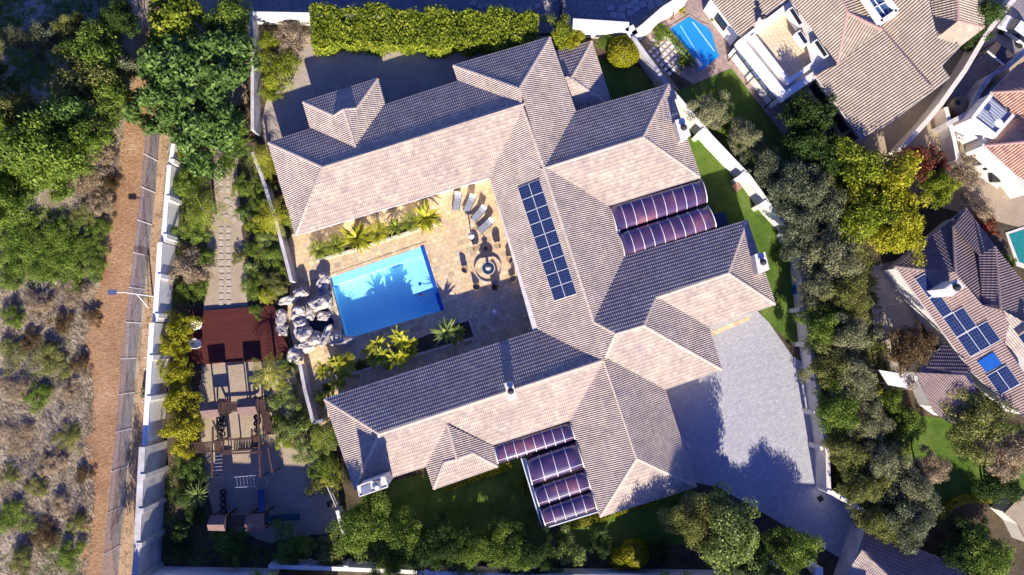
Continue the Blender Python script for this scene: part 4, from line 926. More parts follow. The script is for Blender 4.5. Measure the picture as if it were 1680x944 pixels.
series([(1370,420,44,7,'grey'),(1345,470,36,6,'grey'),(1395,480,42,7,'olive'),(1355,530,40,6.5,'bush'),(1400,550,40,7,'grey'),(1365,600,40,6.5,'olive'),(1410,625,38,7,'grey'),(1385,675,40,6.5,'bush'),(1430,690,36,6,'grey'),
        (1400,745,40,6,'olive'),(1450,765,40,6,'grey'),(1420,805,34,6,'olive'),(1490,800,38,6,'grey'),(1500,850,46,6.5,'silver'),(1455,855,36,5.5,'olive'),(1530,770,30,4,'dry')], 'Lf', 6.5, 'grey', 'grey olive tree', 'east of the driveway', 'tree', 'olive_tree', 'olive trees east of the driveway')
plant('Lf', 1500, 575, 48, 5, 'brown', 'brown leaved tree beside the solar panelled house')
plant('M', 1465, 655, 26, 3, 'bush', 'green shrub beside the small white patio roof', 'shrub', 'shrub')
plant('M', 1440, 640, 9, 3.2, 'yellow', 'tiny bright yellow bush by the white patio roof', 'shrub', 'shrub')
plant('M', 1485, 690, 30, 3, 'bush', 'green shrub at the top of the dark eastern lawn', 'shrub', 'shrub')
plant('Lf', 1620, 700, 52, 6, 'olive', 'olive gold tree over the eastern lawn')
plant('Lf', 1660, 745, 46, 6, 'dry', 'dry golden tree at the right edge over the eastern lawn')
plant('L', 1645, 800, 34, 4, 'deep', 'dark tree at the right edge below the golden tree')
plant('L', 1592, 880, 36, 3.4, 'deep', 'dark tree inside the curved yellow hedge')
plant('L', 1625, 920, 44, 4.5, 'bush', 'green tree at the bottom right corner')
plant('L', 1560, 920, 34, 4, 'deep', 'dark tree right of the corner roof')
plant('L', 1610, 20, 40, 5, 'deep', 'dark tree behind the neighbour gable at the top right')
plant('M', 1590, 60, 22, 3, 'deep', 'dark shrub between neighbour gable and the lane wall', 'shrub', 'shrub')
plant('M', 1530, 10, 22, 3, 'deep', 'dark shrub in the notch of the neighbour roof', 'shrub', 'shrub')
for k_, a_ in enumerate(((20,580,26,1.0,'olive'),(130,600,18,1.0,'brown'),(60,650,26,.9,'bush'),(25,720,26,.9,'dry'),(110,720,22,.8,'olive'),(85,760,24,.9,'dry'),(20,850,28,1.0,'bush'),(125,860,20,1.0,'olive'),(95,830,22,.9,'dry'),(135,780,14,.8,'brown'),(15,780,20,.8,'olive'),(50,560,20,1.1,'brown'))):
    plant('Mf', a_[0], a_[1], a_[2], a_[3], a_[4], 'low scrub mound in the dry rough ground, '+WORDS[k_]+' of a scattered dozen', 'shrub', 'shrub', 'scrub mounds in the dry ground')
for k_, a_ in enumerate(((372,270,18,1.5,'bush'),(398,350,16,1.3,'green'),(425,335,16,1.6,'bush'),(410,470,20,1.5,'bush'),(440,390,20,1.7,'pale'),(392,420,14,1.0,'olive'),(420,510,12,.8,'bush'),(325,260,22,2,'green'),(335,425,18,1.6,'bush'),(300,480,16,1.6,'bush'),(495,690,18,1.6,'bush'),(450,690,16,1.6,'bush'),(520,800,20,1.8,'olive'),(300,810,20,1.6,'deep'),(318,845,20,1.4,'deep'),(290,890,22,1.6,'deep'))):
    plant('Mf', a_[0], a_[1], a_[2], a_[3], a_[4], ['shrub at the right edge of the stepping stones near their top','small dark shrub beside the irregular stones','shrub inside the railing at mid path','leafy shrub below the spiky rosette','pale shrub between rosette and grey wall','small olive shrub at the right path edge','low shrub on the top edge of the deck','dark shrub behind the white wall under the big tree','green shrub under the dry twiggy shrub','shrub above the first yellow tree','shrub at the foot of the lower garden wall','shrub just right of the upper climbing frame','olive shrub by the white gate','first dark shrub in the shaded western bed','second dark shrub in the shaded western bed','dark shrub in the bottom corner bed'][k_], 'shrub', 'shrub')
for x_, y_, r_, h_, p_, l_ in ((-45,335,50,11,'bush','tall tree just beyond the left edge, lowest of three'),(-35,235,44,10.5,'bush','tall tree just beyond the left edge, middle of three'),(-50,120,50,9,'deep','tall tree just beyond the left edge, top of three'),(12,175,34,9,'olive','tall olive tree at the left edge of the thicket'),(18,60,26,5,'silver','grey green tree in the shaded top left corner'),(108,40,24,5,'olive','slim olive tree in the shaded top left thicket')):
    plant('Lf', x_, y_, r_, h_, p_, l_)
# clipped balls
def ball(px, py, rp, h, pal, label):
    rad = rp/16.3; c = P(px, py, h*0.6); root = thing('topiary_bush', label, 'topiary', (c.x, c.y, 0)); rg = np.random.default_rng(int(px)); n = int(2600*rad)
    d = rg.normal(size=(n, 3)); d[:, 2] = np.abs(d[:, 2])*1.1-0.35; d /= np.linalg.norm(d, axis=1)[:, None]; p = d*np.array([rad, rad, h*0.5])*(rg.uniform(0.93, 1.02, n)[:, None]+0.03*np.sin(d[:, :1]*9)*np.cos(d[:, 1:2]*8)); p[:, 2] += h*0.5
    nr = d+rg.normal(size=(n, 3))*0.4; nr /= np.linalg.norm(nr, axis=1)[:, None]; V, F = leaves(rg, p, nr, 0.15, 0.8)
    o = bpy.data.objects.new('crown', npmesh('crown', V, F, M['f_'+pal])); COL.objects.link(o); o.parent = root
    core = MB(); core.lathe((0,0,0), [(0.12*rad,0),(0.12*rad,h*.12),(0.6*rad,h*.2),(0.85*rad,h*.5),(0.6*rad,h*.8),(0.05*rad,h*.9)], 12); k = core.build('stem', M['bark'], root)
ball(1042, 910, 24, 2.0, 'topi', 'larger clipped yellow ball bush on the lower lawn edge')
ball(1016, 918, 16, 1.6, 'topi', 'smaller clipped yellow ball bush on the lower lawn edge')
ball(1024, 84, 28, 2.4, 'topi', 'round clipped yellow green bush in the shaded north courtyard')
# clipped hedges
def hedge(name, pts, h, wpx, pal, label, dens=150, leaf=0.24, bump=0.5, cat='hedge'):
    W_ = [P(*p, h) for p in pts]; c0 = W_[0]; root = thing(name, label, cat, (c0.x, c0.y, 0)); rg = np.random.default_rng(len(pts)*7+int(pts[0][0])); Vs = []; Ns = []; w = wpx/16.3
    for a, b in zip(W_, W_[1:]):
        Ld = (b-a).length; n = int(dens*Ld*(w+2*h)); d = (b-a).normalized(); q = np.array([-d.y, d.x, 0]); d = np.array(d); t = rg.uniform(-0.2, Ld+0.2, n); s = rg.uniform(-1, 1, n)*(w/2+h*0.8)
        top = np.abs(s) < w/2; off = np.where(top, s, np.sign(s)*w/2); z = np.where(top, h, h-(np.abs(s)-w/2)*1.2)
        off = off*(1+0.16*np.sin(t*0.62+1)+0.08*np.sin(t*1.7)); wob = bump*(np.sin(t*1.9+s)*np.sin(t*0.8+2)*0.5+rg.normal(size=n)*0.35); nr = np.where(top[:, None], np.array([0, 0, 1.0]), np.sign(s)[:, None]*q+np.array([0, 0, .3]))
        p = np.array(a)[None]*0+np.array([a.x, a.y, 0])+d*t[:, None]+q*off[:, None]; p[:, 2] = z; p += nr*wob[:, None]; nr = nr+rg.normal(size=(n, 3))*0.5; nr /= np.linalg.norm(nr, axis=1)[:, None]; Vs.append(p); Ns.append(nr)
    V, F = leaves(rg, np.concatenate(Vs), np.concatenate(Ns), leaf, 0.65); V = V-np.array([c0.x, c0.y, 0])
    o = bpy.data.objects.new('foliage', npmesh('foliage', V, F, M['f_'+pal])); COL.objects.link(o); o.parent = root
    mb = MB()
    for a, b in zip(W_, W_[1:]):
        d = (b-a).normalized(); q = Vector((-d.y, d.x, 0)); mb.prism([tuple(x.xy) for x in (a-q*w*.38, b-q*w*.38, b+q*w*.38, a+q*w*.38)], 0.0, h-0.4)
    part(mb, 'woody_core', M['f_deep'], root); return root
hedge('clipped_hedge', [(512,42),(600,40),(700,46),(800,46),(880,50)], 2.4, 58, 'bushy' if False else 'lime', 'long thick clipped hedge between the gravel yard and the road')
hedge('clipped_hedge', [(1086,44),(1108,66),(1140,104)], 0.6, 10, 'bush', 'low hedge strip between the slab grid and the blue pool', leaf=0.14, bump=.12)
hedge('clipped_hedge', [(728,803),(820,772),(836,764)], 0.5, 9, 'topi', 'yellow clipped edging below the small gablet wing', leaf=0.13, bump=.08)
hedge('clipped_hedge', [(935,864),(980,852),(1040,832),(1078,822)], 0.6, 9, 'topi', 'yellow clipped edging below the south end of the house', leaf=0.13, bump=.08)
hedge('clipped_hedge', [(852,790),(860,808)], 0.6, 9, 'topi', 'small yellow clipped bush beside the glazed courtyard', leaf=0.13, bump=.08)
hedge('clipped_hedge', [(1548,848),(1560,832),(1580,822),(1600,819),(1632,821)], 0.7, 8, 'yellow', 'curved bright yellow hedge on the eastern lawn', leaf=0.16, bump=.1)
# palms, cycads and rosette plants
def frond_mesh(seed, n, Lf, droop, lw, pairs=16, up=0.5):
    rg = random.Random(seed); V = []; F = []
    for i in range(n):
        a = 2*math.pi*(i+rg.uniform(-.3, .3))/n*1.0+rg.choice([0, 0.2]); el = rg.uniform(0.15, 1.0)*up+0.1; l = Lf*rg.uniform(.8, 1.1)
        d = Vector((math.cos(a), math.sin(a), 0)); s = Vector((-d.y, d.x, 0)); pr = None
        for k in range(pairs+1):
            t = k/pairs; p = d*l*t*(1-0.15*t)+Vector((0, 0, l*(el*t-droop*t*t)))
            if pr is not None:
                w = 0.03*(1-t)+0.008; b = len(V); V += [pr-s*w, pr+s*w, p+s*w, p-s*w]; F.append((b, b+1, b+2, b+3))
                ll = lw*math.sin(math.pi*min(1, 0.12+t*0.92))**0.6
                for sg in (-1, 1):
                    tip = p+s*sg*ll*rg.uniform(.85, 1.1)+d*ll*0.45+Vector((0, 0, -ll*0.25+rg.uniform(-.05, .05))); m_ = (p+tip)/2+d*0.035; m2 = (p+tip)/2-d*0.035+Vector((0,0,.02)); b = len(V); V += [p, m_, tip, m2]; F.append((b, b+1, b+2, b+3))
            pr = p
    return npmesh('fronds', np.array([tuple(v) for v in V]), np.array(F))
def blade_mesh(seed, n, Lf, w, up=0.8):
    rg = random.Random(seed); V = []; F = []
    for i in range(n):
        a = rg.uniform(0, 6.283); el = rg.uniform(0.05, 1.3)*up; l = Lf*rg.uniform(.7, 1.05); d = Vector((math.cos(a)*math.cos(el), math.sin(a)*math.cos(el), math.sin(el))); s = Vector((-math.sin(a), math.cos(a), 0)); u_ = d.cross(s); b = len(V)
        m_ = d*l*0.5; e = d*l+Vector((0, 0, -l*0.15)); V += [d*0.04-s*w*.3, d*.04+s*w*.3, m_+s*w*.5, m_-s*w*.5]; F.append((b, b+1, b+2, b+3)); V += [m_-s*w*.5, m_+s*w*.5, e+s*.01, e-s*.01]; F.append((b+4, b+5, b+6, b+7))
    return npmesh('fronds', np.array([tuple(v) for v in V]), np.array(F))
def clump_mesh(seed):
    rg = random.Random(seed); me = []; V = []; F = []
    for k in range(7):
        a = k*0.9+rg.uniform(-.3,.3); r = 0 if k == 0 else rg.uniform(.6,1.05); b_ = blade_mesh(seed*10+k, 15, 0.95, 0.24, 0.8); ox, oy, oz = r*math.cos(a), r*math.sin(a), rg.uniform(-.4,.3); n0 = len(V)
        V += [(v.co.x+ox, v.co.y+oy, v.co.z+oz) for v in b_.vertices]; F += [tuple(i+n0 for i in p.vertices) for p in b_.polygons]; bpy.data.meshes.remove(b_)
    return npmesh('fronds', np.array(V), np.array(F))
PM = {'palm': [frond_mesh(s, 12, 2.6, 0.75, 0.5) for s in (1, 2)], 'cycad': [frond_mesh(s+9, 26, 1.5, 0.45, 0.30, 13, 0.8) for s in (1, 2, 3)], 'clump': [clump_mesh(s) for s in (21, 22)], 'agave': [blade_mesh(s, 70, 1.1, 0.08) for s in (4, 5)], 'broadpalm': [blade_mesh(s+3, 46, 1.7, 0.26, 0.7) for s in (6, 7)]}
for l_ in PM.values():
    for me in l_: me.materials.append(M['f_palm'])
npl = 0
def palm(kind, px, py, rp, h, pal, label, cat='palm', group=None, name=None):
    global npl
    npl += 1; ms = PM[kind]; me = ms[npl % len(ms)]; r0 = {'palm': 2.3, 'cycad': 1.4, 'agave': 1.0, 'broadpalm': 1.5, 'clump': 1.7}[kind]; c = P(px, py, h+0.3); s = rp/16.3/r0
    root = thing(name or {'palm': 'palm_tree', 'cycad': 'cycad', 'agave': 'spiky_plant', 'broadpalm': 'strelitzia_clump', 'clump': 'strelitzia_clump'}[kind], label, cat, (c.x, c.y, 0), group, npl*1.3)
    o = bpy.data.objects.new('fronds', me); COL.objects.link(o); o.parent = root; o.location = (0, 0, h); o.scale = (s, s, s); setmat(o, M['f_'+pal])
    mb = MB(); r_ = 0.13 if kind == 'palm' else 0.16*s+.03; mb.lathe((0,0,0), [(r_*1.2, 0), (r_, h*.3), (r_*.9, h*.8), (r_*1.3, h), (r_*.4, h+.1)], 10); mb.build('trunk', M['bark'], root)
    return root
palm('palm', 330, 340, 42, 3.2, 'palm', 'leaning green palm beside the upper sand path', 'palm tree')
palm('palm', 428, 252, 26, 2.6, 'palmy', 'yellow green palm at the west corner of the bedroom wing', 'palm tree')
palm('palm', 436, 272, 22, 2.2, 'palmy', 'smaller yellow palm just below the first yellow palm', 'palm tree')
palm('palm', 448, 352, 38, 3.4, 'palmy', 'broad yellow palm reaching over the roof corner', 'palm tree')
palm('agave', 410, 443, 17, 0.5, 'pale', 'spiky pale green rosette beside the lower sand path', 'rosette plant')
palm('palm', 436, 485, 18, 1.4, 'palmy', 'small yellow palm above the timber deck', 'palm tree')
palm('palm', 438, 612, 36, 3.0, 'palmy', 'bright yellow palm between deck and play tower', 'palm tree')
palm('palm', 532, 718, 34, 3.0, 'palm', 'pale palm beside the end of the garden wall', 'palm tree')
palm('palm', 548, 780, 28, 2.6, 'palmy', 'yellow palm by the big chimney corner', 'palm tree')
palm('agave', 475, 598, 22, 0.9, 'deep', 'dark spiky plant at the foot of the rocks', 'rosette plant')
palm('agave', 322, 815, 24, 1.2, 'pale', 'spiky plant in the dark bed beside the swing frame', 'rosette plant')
palm('agave', 985, 880, 20, .7, 'deep', 'dark strappy plant above the clipped yellow balls', 'rosette plant')
palm('clump', 548, 610, 32, 1.5, 'palmy', 'yellow cycad cluster near the rocks below the pool', 'cycad')
GC = 'cycads in the planter north of the pool'
for (x, y, r, lb) in ((522,410,21,'small cycad at the left end of the planter north of the pool'),(550,402,22,'second cycad from the left in the planter north of the pool'),(584,391,31,'largest spreading cycad in the planter north of the pool'),
                      (618,381,24,'cycad right of the largest one in the planter'),(648,372,18,'compact dark cycad in the planter'),(672,364,20,'small cycad beside the big one at the right of the planter'),(698,357,29,'big cycad at the right end of the planter')):
    palm('broadpalm' if r in (31, 29, 18) else 'cycad', x, y, r, 0.9 if r < 23 else 1.4, 'palmy' if r > 22 else 'palm', lb, 'cycad', GC, name='cycad')
palm('clump', 642, 574, 40, 1.9, 'palmy', 'large yellow leaved clump below the middle of the pool', 'palm clump')
palm('clump', 664, 572, 27, 1.7, 'palmy', 'yellow clump at the right of the large one below the pool', 'palm clump')
palm('clump', 627, 590, 24, 1.5, 'palm', 'greener clump under the large one below the pool', 'palm clump')
palm('cycad', 566, 598, 24, 1.3, 'palmy', 'second cycad cluster near the rocks', 'cycad')
palm('clump', 612, 582, 22, 1.2, 'palmy', 'smaller yellow clump left of the large one below the pool', 'palm clump')
palm('broadpalm', 732, 546, 26, 1.7, 'pale', 'pale green broad leaved clump in the corner planter', 'palm clump')
palm('clump', 748, 548, 19, 1.3, 'palmy', 'yellow clump against the corner planter kerb', 'palm clump')
plant('S', 590, 600, 12, 0.9, 'bush', 'small green bush in the bed below the pool', 'shrub', 'shrub')
plant('S', 540, 640, 14, 1.0, 'bush', 'round bush in the shaded corner above the lower wing', 'shrub', 'shrub')
# rough scrub of the bushland: uncountable dry grass and twigs
def scrub(name, label, regions, pal, dens, Lb=0.45, seed=1, cat='dry grass', w=0.035):
    rg = np.random.default_rng(seed); Vs = []
    for poly in regions:
        pts = [P(*p, 0) for p in poly]; xs = [p.x for p in pts]; ys = [p.y for p in pts]; ar = (max(xs)-min(xs))*(max(ys)-min(ys)); n = int(ar*dens)
        c = np.stack([rg.uniform(min(xs), max(xs), n), rg.uniform(min(ys), max(ys), n)], 1); ok = np.zeros(n, bool)
        for i in range(len(pts)):
            a, b = pts[i], pts[(i+1) % len(pts)]; cr = ((a.y > c[:, 1]) != (b.y > c[:, 1])) & (c[:, 0] < (b.x-a.x)*(c[:, 1]-a.y)/((b.y-a.y) or 1e-9)+a.x); ok ^= cr
        c = c[ok]; # clumping
        f = np.sin(c[:, 0]*0.9+1)*np.sin(c[:, 1]*0.7)+0.6*np.sin(c[:, 0]*2.3)*np.sin(c[:, 1]*2.9+2)+rg.normal(size=len(c))*0.6; c = c[f > -0.3]; n = len(c)
        for k in range(5):
            a = rg.uniform(0, 6.283, n); el = rg.uniform(0.05, 0.75, n); l = Lb*rg.uniform(.5, 1.3, n); d = np.stack([np.cos(a)*np.cos(el), np.sin(a)*np.cos(el), np.sin(el)], 1)*l[:, None]; s = np.stack([-np.sin(a), np.cos(a), 0*a], 1)*w
            b = np.stack([c[:, 0]+rg.normal(size=n)*.1, c[:, 1]+rg.normal(size=n)*.1, np.full(n, 0.0)], 1); Vs.append(np.stack([b-s, b+s, b+d], 1).reshape(-1, 3))
    V = np.concatenate(Vs); F = np.arange(len(V)).reshape(-1, 3); o = bpy.data.objects.new(name, npmesh(name, V, F, M['f_'+pal])); COL.objects.link(o); tag(o, label, cat, kind='stuff')
scrub('dry_grass', 'pale dry grass and twigs covering the rough ground left of the dirt path', [[(-20,470),(160,470),(141,560),(152,640),(148,740),(156,810),(140,960),(-20,960)], [(110,220),(200,200),(190,300),(170,420),(150,470),(90,470),(120,330)]], 'straw', 34, 0.5, 1)
scrub('green_weeds', 'green weeds scattered through the dry grass left of the path', [[(-20,340),(175,340),(165,470),(-20,480)], [(40,560),(120,560),(120,620),(40,640)], [(80,870),(130,870),(130,950),(60,950)], [(-20,-20),(210,-20),(200,200),(110,300),(-20,330)]], 'bush', 22, 0.4, 2, 'weeds')
scrub('bed_grass', 'grassy ground cover in the garden beds beside the sand path', [[(285,260),(345,260),(340,400),(335,505),(270,505),(270,400)], [(395,230),(425,260),(470,380),(490,480),(410,500),(404,400)], [(480,600),(520,690),(560,820),(560,870),(520,760),(480,690)], [(290,740),(335,740),(340,880),(440,900),(440,925),(270,925),(272,800)]], 'bush', 22, 0.35, 3, 'ground cover')

scrub('belt_undergrowth', 'olive undergrowth filling the tree belt east of the driveway wall', [[(1335,400),(1420,380),(1450,560),(1480,700),(1520,860),(1440,870),(1370,800),(1345,600)], [(1200,210),(1290,260),(1400,250),(1420,400),(1340,410),(1270,320)]], 'olive', 20, 0.6, 5, 'undergrowth', 0.06)
scrub('fence_weeds', 'dry weeds along the foot of the mesh fence beside the path', [[(262,210),(280,215),(268,340),(252,520),(238,700),(214,960),(190,960),(214,760),(232,560),(246,420)], [(205,205),(222,210),(190,330),(182,300)], [(128,560),(150,560),(158,700),(150,940),(136,944)]], 'dry', 7, 0.3, 6, 'weeds')
# ------------------------------------------------------------ neighbouring houses
def slope3(r, poly, three, m=None, grow=None):
    """slope through three pixel points of known height"""
    A, B, D = [P(x, y, z) for (x, y, z) in three]; n = (B-A).cross(D-A).normalized()
    if n.z < 0: n = -n
    e = Vector((0, 0, 1)).cross(n).normalized(); up = n.cross(e)
    if up.z < 0: up = -up
    # reuse Roof.slope by handing it an eave line on that plane
    o = Vector((0, 0, CAMH)); z0 = min(t[2] for t in three); a = A+up*((z0-A.z)/up.z); b = a+e*3
    def px(w):
        v = Q.inverted() @ (w-o); return (840-FPX*v.x/v.z, 472+FPX*v.y/v.z)
    return r.slope(poly, (px(a), px(b)), z=z0, pitch=math.degrees(math.acos(n.z)), m=m, grow=grow)
# house to the north east with the roof terrace
nb = thing('tiled_house', 'tan tiled house with a square white roof terrace behind the blue pool', 'house', tuple(P(1400, 90, 0)))
q = Roof(nb, 4.2, pitch=22, m=M['tile_tan'], capm=M['cap_pink'], period=0.27, course=0.36, step=0.03, amp=1.35)
A_, B_ = (1443.8,45), (1531.5,147.7)
q.slope([A_, B_, (1449,209), (1415,229), (1337.3,123.9), (1374.5,105.3)], ((1337.3,123.9), (1415,229)))
rz = q.at(B_).z; ra = q.at(A_).z; zj = q.at((1374.5,105.3)).z
slope3(q, [A_, B_, (1558,127), (1544,108), (1576,75), (1537,62), (1524,0), (1530,-30), (1400,-30), (1412,5)], [(1443.8,45,ra), (1531.5,147.7,rz), (1545,136.5,rz-0.45)])
slope3(q, [(1285,-14), (1373,-14), (1391,20.7), (1374.5,105.3)], [(1315.7,37.2,zj), (1374.5,105.3,zj), (1391,20.7,ra)])
slope3(q, [(1391,20.7), (1445.8,48.5), (1374.5,105.3)], [(1391,20.7,ra), (1445.8,48.5,ra), (1374.5,105.3,zj)])
slope3(q, [(1373,-14), (1391,20.7), (1437.5,32), (1405,-14)], [(1373,-14,ra), (1391,20.7,ra), (1437.5,32,ra-.7)])
slope3(q, [(1157,-14), (1302,-14), (1290,1.3), (1250.4,29), (1214.6,62)], [(1168.3,0,3.3), (1214.6,62,3.3), (1290,1.3,5.0)])
slope3(q, [(1524,-14), (1571,-14), (1571.8,34), (1536.8,62)], [(1533.6,16,3.9), (1536.8,62,3.9), (1571.8,34,5.0)])
slope3(q, [(1536.8,62), (1571.8,34), (1615,45), (1575.7,75)], [(1575.7,75,3.6), (1615,45,3.6), (1571.8,34,5.0)])
slope3(q, [(1571,-14), (1612,-14), (1615,45), (1571.8,34)], [(1571,-10,5.0), (1571.8,34,5.0), (1615,45,3.6)])
def ridge3(r, pts, m=None):
    return r.ridge([P(*p) for p in pts], m=m)
q.ridge([A_, B_]); ridge3(q, [(1373,-14,ra),(1391,20.7,ra)]); ridge3(q, [(1391,20.7,ra),(1374.5,105.3,zj)]); ridge3(q, [(1391,20.7,ra),(1445.8,48.5,ra)]); ridge3(q, [(1571,-14,5.0),(1571.8,34,5.0)]); ridge3(q, [(1571.8,34,5.0),(1615,45,3.6)]); ridge3(q, [(1571.8,34,5.0),(1536.8,62,3.9)])
gutters(nb, [((1337.3,123.9),(1415,229))], 4.2); gutters(nb, [((1575.7,75),(1615,45))], 3.6); gutters(nb, [((1575,76),(1544,108)),((1558,127),(1531,148)),((1531,148),(1449,209))], 4.3)
w_, pts_ = wall_block(nb, [(1300,-20),(1580,-20),(1545,105),(1556,127),(1449,207),(1415,229),(1337,124)], 3.7, 0.5, M['render']); add_windows(nb, w_, pts_, zs=(0.8, 2.2), w=1.5, gap=2.6)
w_, pts_ = wall_block(nb, [(1157,-14),(1302,-14),(1290,1.3),(1214.6,62)], 3.3, 0.4, M['white']); add_windows(nb, w_, pts_)
# terrace block
mb = MB(); T = [(1212.4,68.2),(1294,4.1),(1372.4,101.2),(1285.7,161.1)]; tp = [P(*p, 3.3) for p in T]; mb.prism([tuple(p.xy) for p in tp], 0, 2.75); part(mb, 'terrace_wall', M['white'], nb)
mb = MB()
def strip(mb, a, b, w, z0, z1):
    A = P(*a, z1); B = P(*b, z1); d = (B-A).normalized(); n = Vector((-d.y, d.x, 0))*w/2; A = A-d*w/2; B = B+d*w/2; mb.prism([tuple(x.xy) for x in (A-n, B-n, B+n, A+n)], z0, z1)
strip(mb, (1217,70), (1287,157), 0.75, 2.7, 3.5); strip(mb, (1287,157), (1368,101), 0.7, 2.7, 3.503); strip(mb, (1217,68), (1295,8), 0.6, 2.7, 3.497); strip(mb, (1295,8), (1368,98), 0.4, 2.7, 3.494)
strip(mb, (1237,60), (1294,133), 0.45, 2.7, 3.6); strip(mb, (1294,133), (1330,108), 0.45, 2.7, 3.603); part(mb, 'parapet', M['white'], nb)
M['tfloor'] = brick_mat('terrace_tiles', [(0.74,0.60,0.40),(0.70,0.56,0.38),(0.78,0.64,0.44)], 0.4, 0.4, rot=-52, mortar=(0.45,0.33,0.2), noise=0.15)
mb = MB(); mb.prism([tuple(P(*p, 2.8).xy) for p in ((1240,60),(1290,16),(1358,98),(1330,112),(1294,130))], 2.74, 2.8); part(mb, 'terrace_floor', M['tfloor'], nb)
mb = MB(); mb.prism([tuple(P(*p, 3.4).xy) for p in ((1296,6),(1306,0),(1312,8),(1316,37),(1305,30))], 2.8, 3.35); strip(mb, (1325,60), (1345,82), 0.7, 2.8, 3.3); part(mb, 'terrace_step', M['white'], nb)
# lean-to glass roof with dark frames below the terrace
mb = MB(); gl_ = MB(); a0, a1_ = P(1218,78,2.4), P(1281,157,2.4); b0, b1_ = P(1207,86,2.25), P(1268,165,2.25)
for i in range(6):
    s = i/5; mb.beam(a0.lerp(a1_, s), b0.lerp(b1_, s), 0.09)
mb.beam(a0, a1_, .1); mb.beam(b0, b1_, .1)
for x in (b0, b0.lerp(b1_, .5), b1_): mb.beam(x, (x.x, x.y, 0), .1)
pf = part(mb, 'glass_canopy', M['frame'], nb); gl_.add([a0, a1_, b1_, b0], [(0,1,2,3)]); subpart(gl_, 'canopy_glass', M['blueglass'], pf)
# skylight
mb = MB()
sk_ = [(1410,-12),(1444,38),(1470,20),(1440,-20)]; S = [P(*p, ra+.3) for p in sk_]
for a, b in zip(S, S[1:]+S[:1]): mb.beam(a, b, 0.45, 0.5)
sp = part(mb, 'skylight', M['white'], nb); g = MB(); g.add([x-Vector((0,0,.1)) for x in S], [(0,1,2,3)]); subpart(g, 'skylight_glass', mat('sky_glass', (0.04,0.10,0.24), 0.15, spec=.7), sp)
fb = MB(); fb.beam(S[0].lerp(S[3], .45), S[1].lerp(S[2], .45), .08); fb.beam(S[0].lerp(S[1], .55), S[3].lerp(S[2], .55), .08); subpart(fb, 'glazing_bar', M['white'], sp)
chimney(nb, [(1244,30),(1253,25),(1257,31),(1248,36)], 4.9, 3, 0.25)
# dormer style dark windows beside the terrace
for k, (a, b) in enumerate((((1299,17),(1313,38)), ((1312,55),(1322,69)), ((1340,70),(1354,90)))):
    mb = MB(); strip(mb, a, b, 0.55, 3.3, 4.25); o = part(mb, 'window_frame', M['white'], nb); g = MB(); A = P(*a, 4.26); B = P(*b, 4.26); d = (B-A)*0.06; strip(g, (a[0]+1, a[1]+1), (b[0]-1, b[1]-1), 0.4, 4.2, 4.27); subpart(g, 'window_glass', M['glass'], o)
# windows with open shutters along the south west wall
for k, (x, y) in enumerate(((1345,138),(1359,160),(1384,190),(1402,222))):
    mb = MB(); A = P(x-5, y-6, 2.2); B = P(x+4, y+6, 2.2); d = (B-A).normalized(); n = Vector((-d.y, d.x, 0))*0.35
    mb.prism([tuple(v.xy) for v in (A-n, B-n, B+n, A+n)], 1.0, 2.3); part(mb, 'bay_window', M['frame'], nb)
# blue pool behind
np_ = [(1099.4,47.7),(1131.2,27.8),(1147,38),(1160,44),(1168,55.6),(1173.6,76.8),(1180,92.7),(1149.8,116.5)]
root = thing('swimming_pool', 'deep blue angular pool of the neighbouring garden', 'swimming pool', tuple(P(1140, 72, 0)))
m_, t_, n_, l_, b_ = nt('blue_pool_floor'); b_.inputs['Base Color'].default_value = (0.03,0.30,0.70,1); b_.inputs['Roughness'].default_value = 0.6; M['pool2'] = m_
pts = [P(*p, 0.1) for p in np_]
mb = MB(); mb.prism([tuple(p.xy) for p in inset(pts, -0.25)], 0.0, 0.1); part(mb, 'coping', M['patio2'], root)
mb = MB(); mb.prism([tuple(p.xy) for p in pts], 0.05, 0.115); part(mb, 'pool_basin', M['pool2'], root)
mb = MB(); mb.add([Vector((p.x, p.y, 0.15)) for p in pts], [tuple(range(8))]); part(mb, 'pool_water', M['water'], root)
mb = MB(); mb.beam(P(1116,42,.13), P(1152,100,.13), 0.08, 0.02); mb.beam(P(1136,36,.13), P(1172,84,.13), 0.12, 0.02); part(mb, 'pool_step', M['white'], root)
boundary('boundary_wall', [(1125,-6),(1090,16),(1058,44),(1040,58)], 2.2, 0.7, M['white'], 'bright white wall between the dark cobbles and the neighbour pool')
boundary('garden_kerb', [(1140,97),(1152,108)], 0.5, 0.3, M['white'], 'short white kerb at the foot of the blue pool', 'kerb')
boundary('garden_kerb', [(1086,50),(1122,90),(1138,108)], 0.35, 0.2, M['white'], 'white edging between slab grid and hedge', 'kerb')
GS = 'white slabs in a grid beside the blue pool'; s0 = None
for i in range(7):
    for j in range(5):
        x = 1083+i*6.3-j*5.6; y = 56+i*7.2+j*5.4
        if j > 2 and i in (0,): continue
        lb_ = f'small white slab in the grid by the blue pool, row {WORDS[i]} from top, {WORDS[j]} across'
        if s0 is None: s0 = stone((x, y), 0.36, 0.36, 41, lb_, GS, z=0.03, m=M['white'])
        else: dup_to(s0, (x, y), 0.03, 41)['label'] = lb_
GA = 'slabs laid in an arc on the dark cobbles'; s1 = None
for ik, (zx, zy, rr_) in enumerate(((155,25,-25),(205,45,-20),(255,57,-12),(310,65,-8),(365,70,-3),(420,73,0),(480,68,6),(540,57,12),(600,42,18),(655,22,24),(710,-2,28))):
    if s1 is None: s1 = stone((740+zx/4.2, zy/4.2), 0.62, 0.55, rr_, 'pale slab in the curved row above the hedge, first from the left', GA, z=0.03)
    else: dup_to(s1, (740+zx/4.2, zy/4.2), 0.03, rr_)['label'] = f'pale slab in the curved row above the hedge, {WORDS[ik]} from the left'
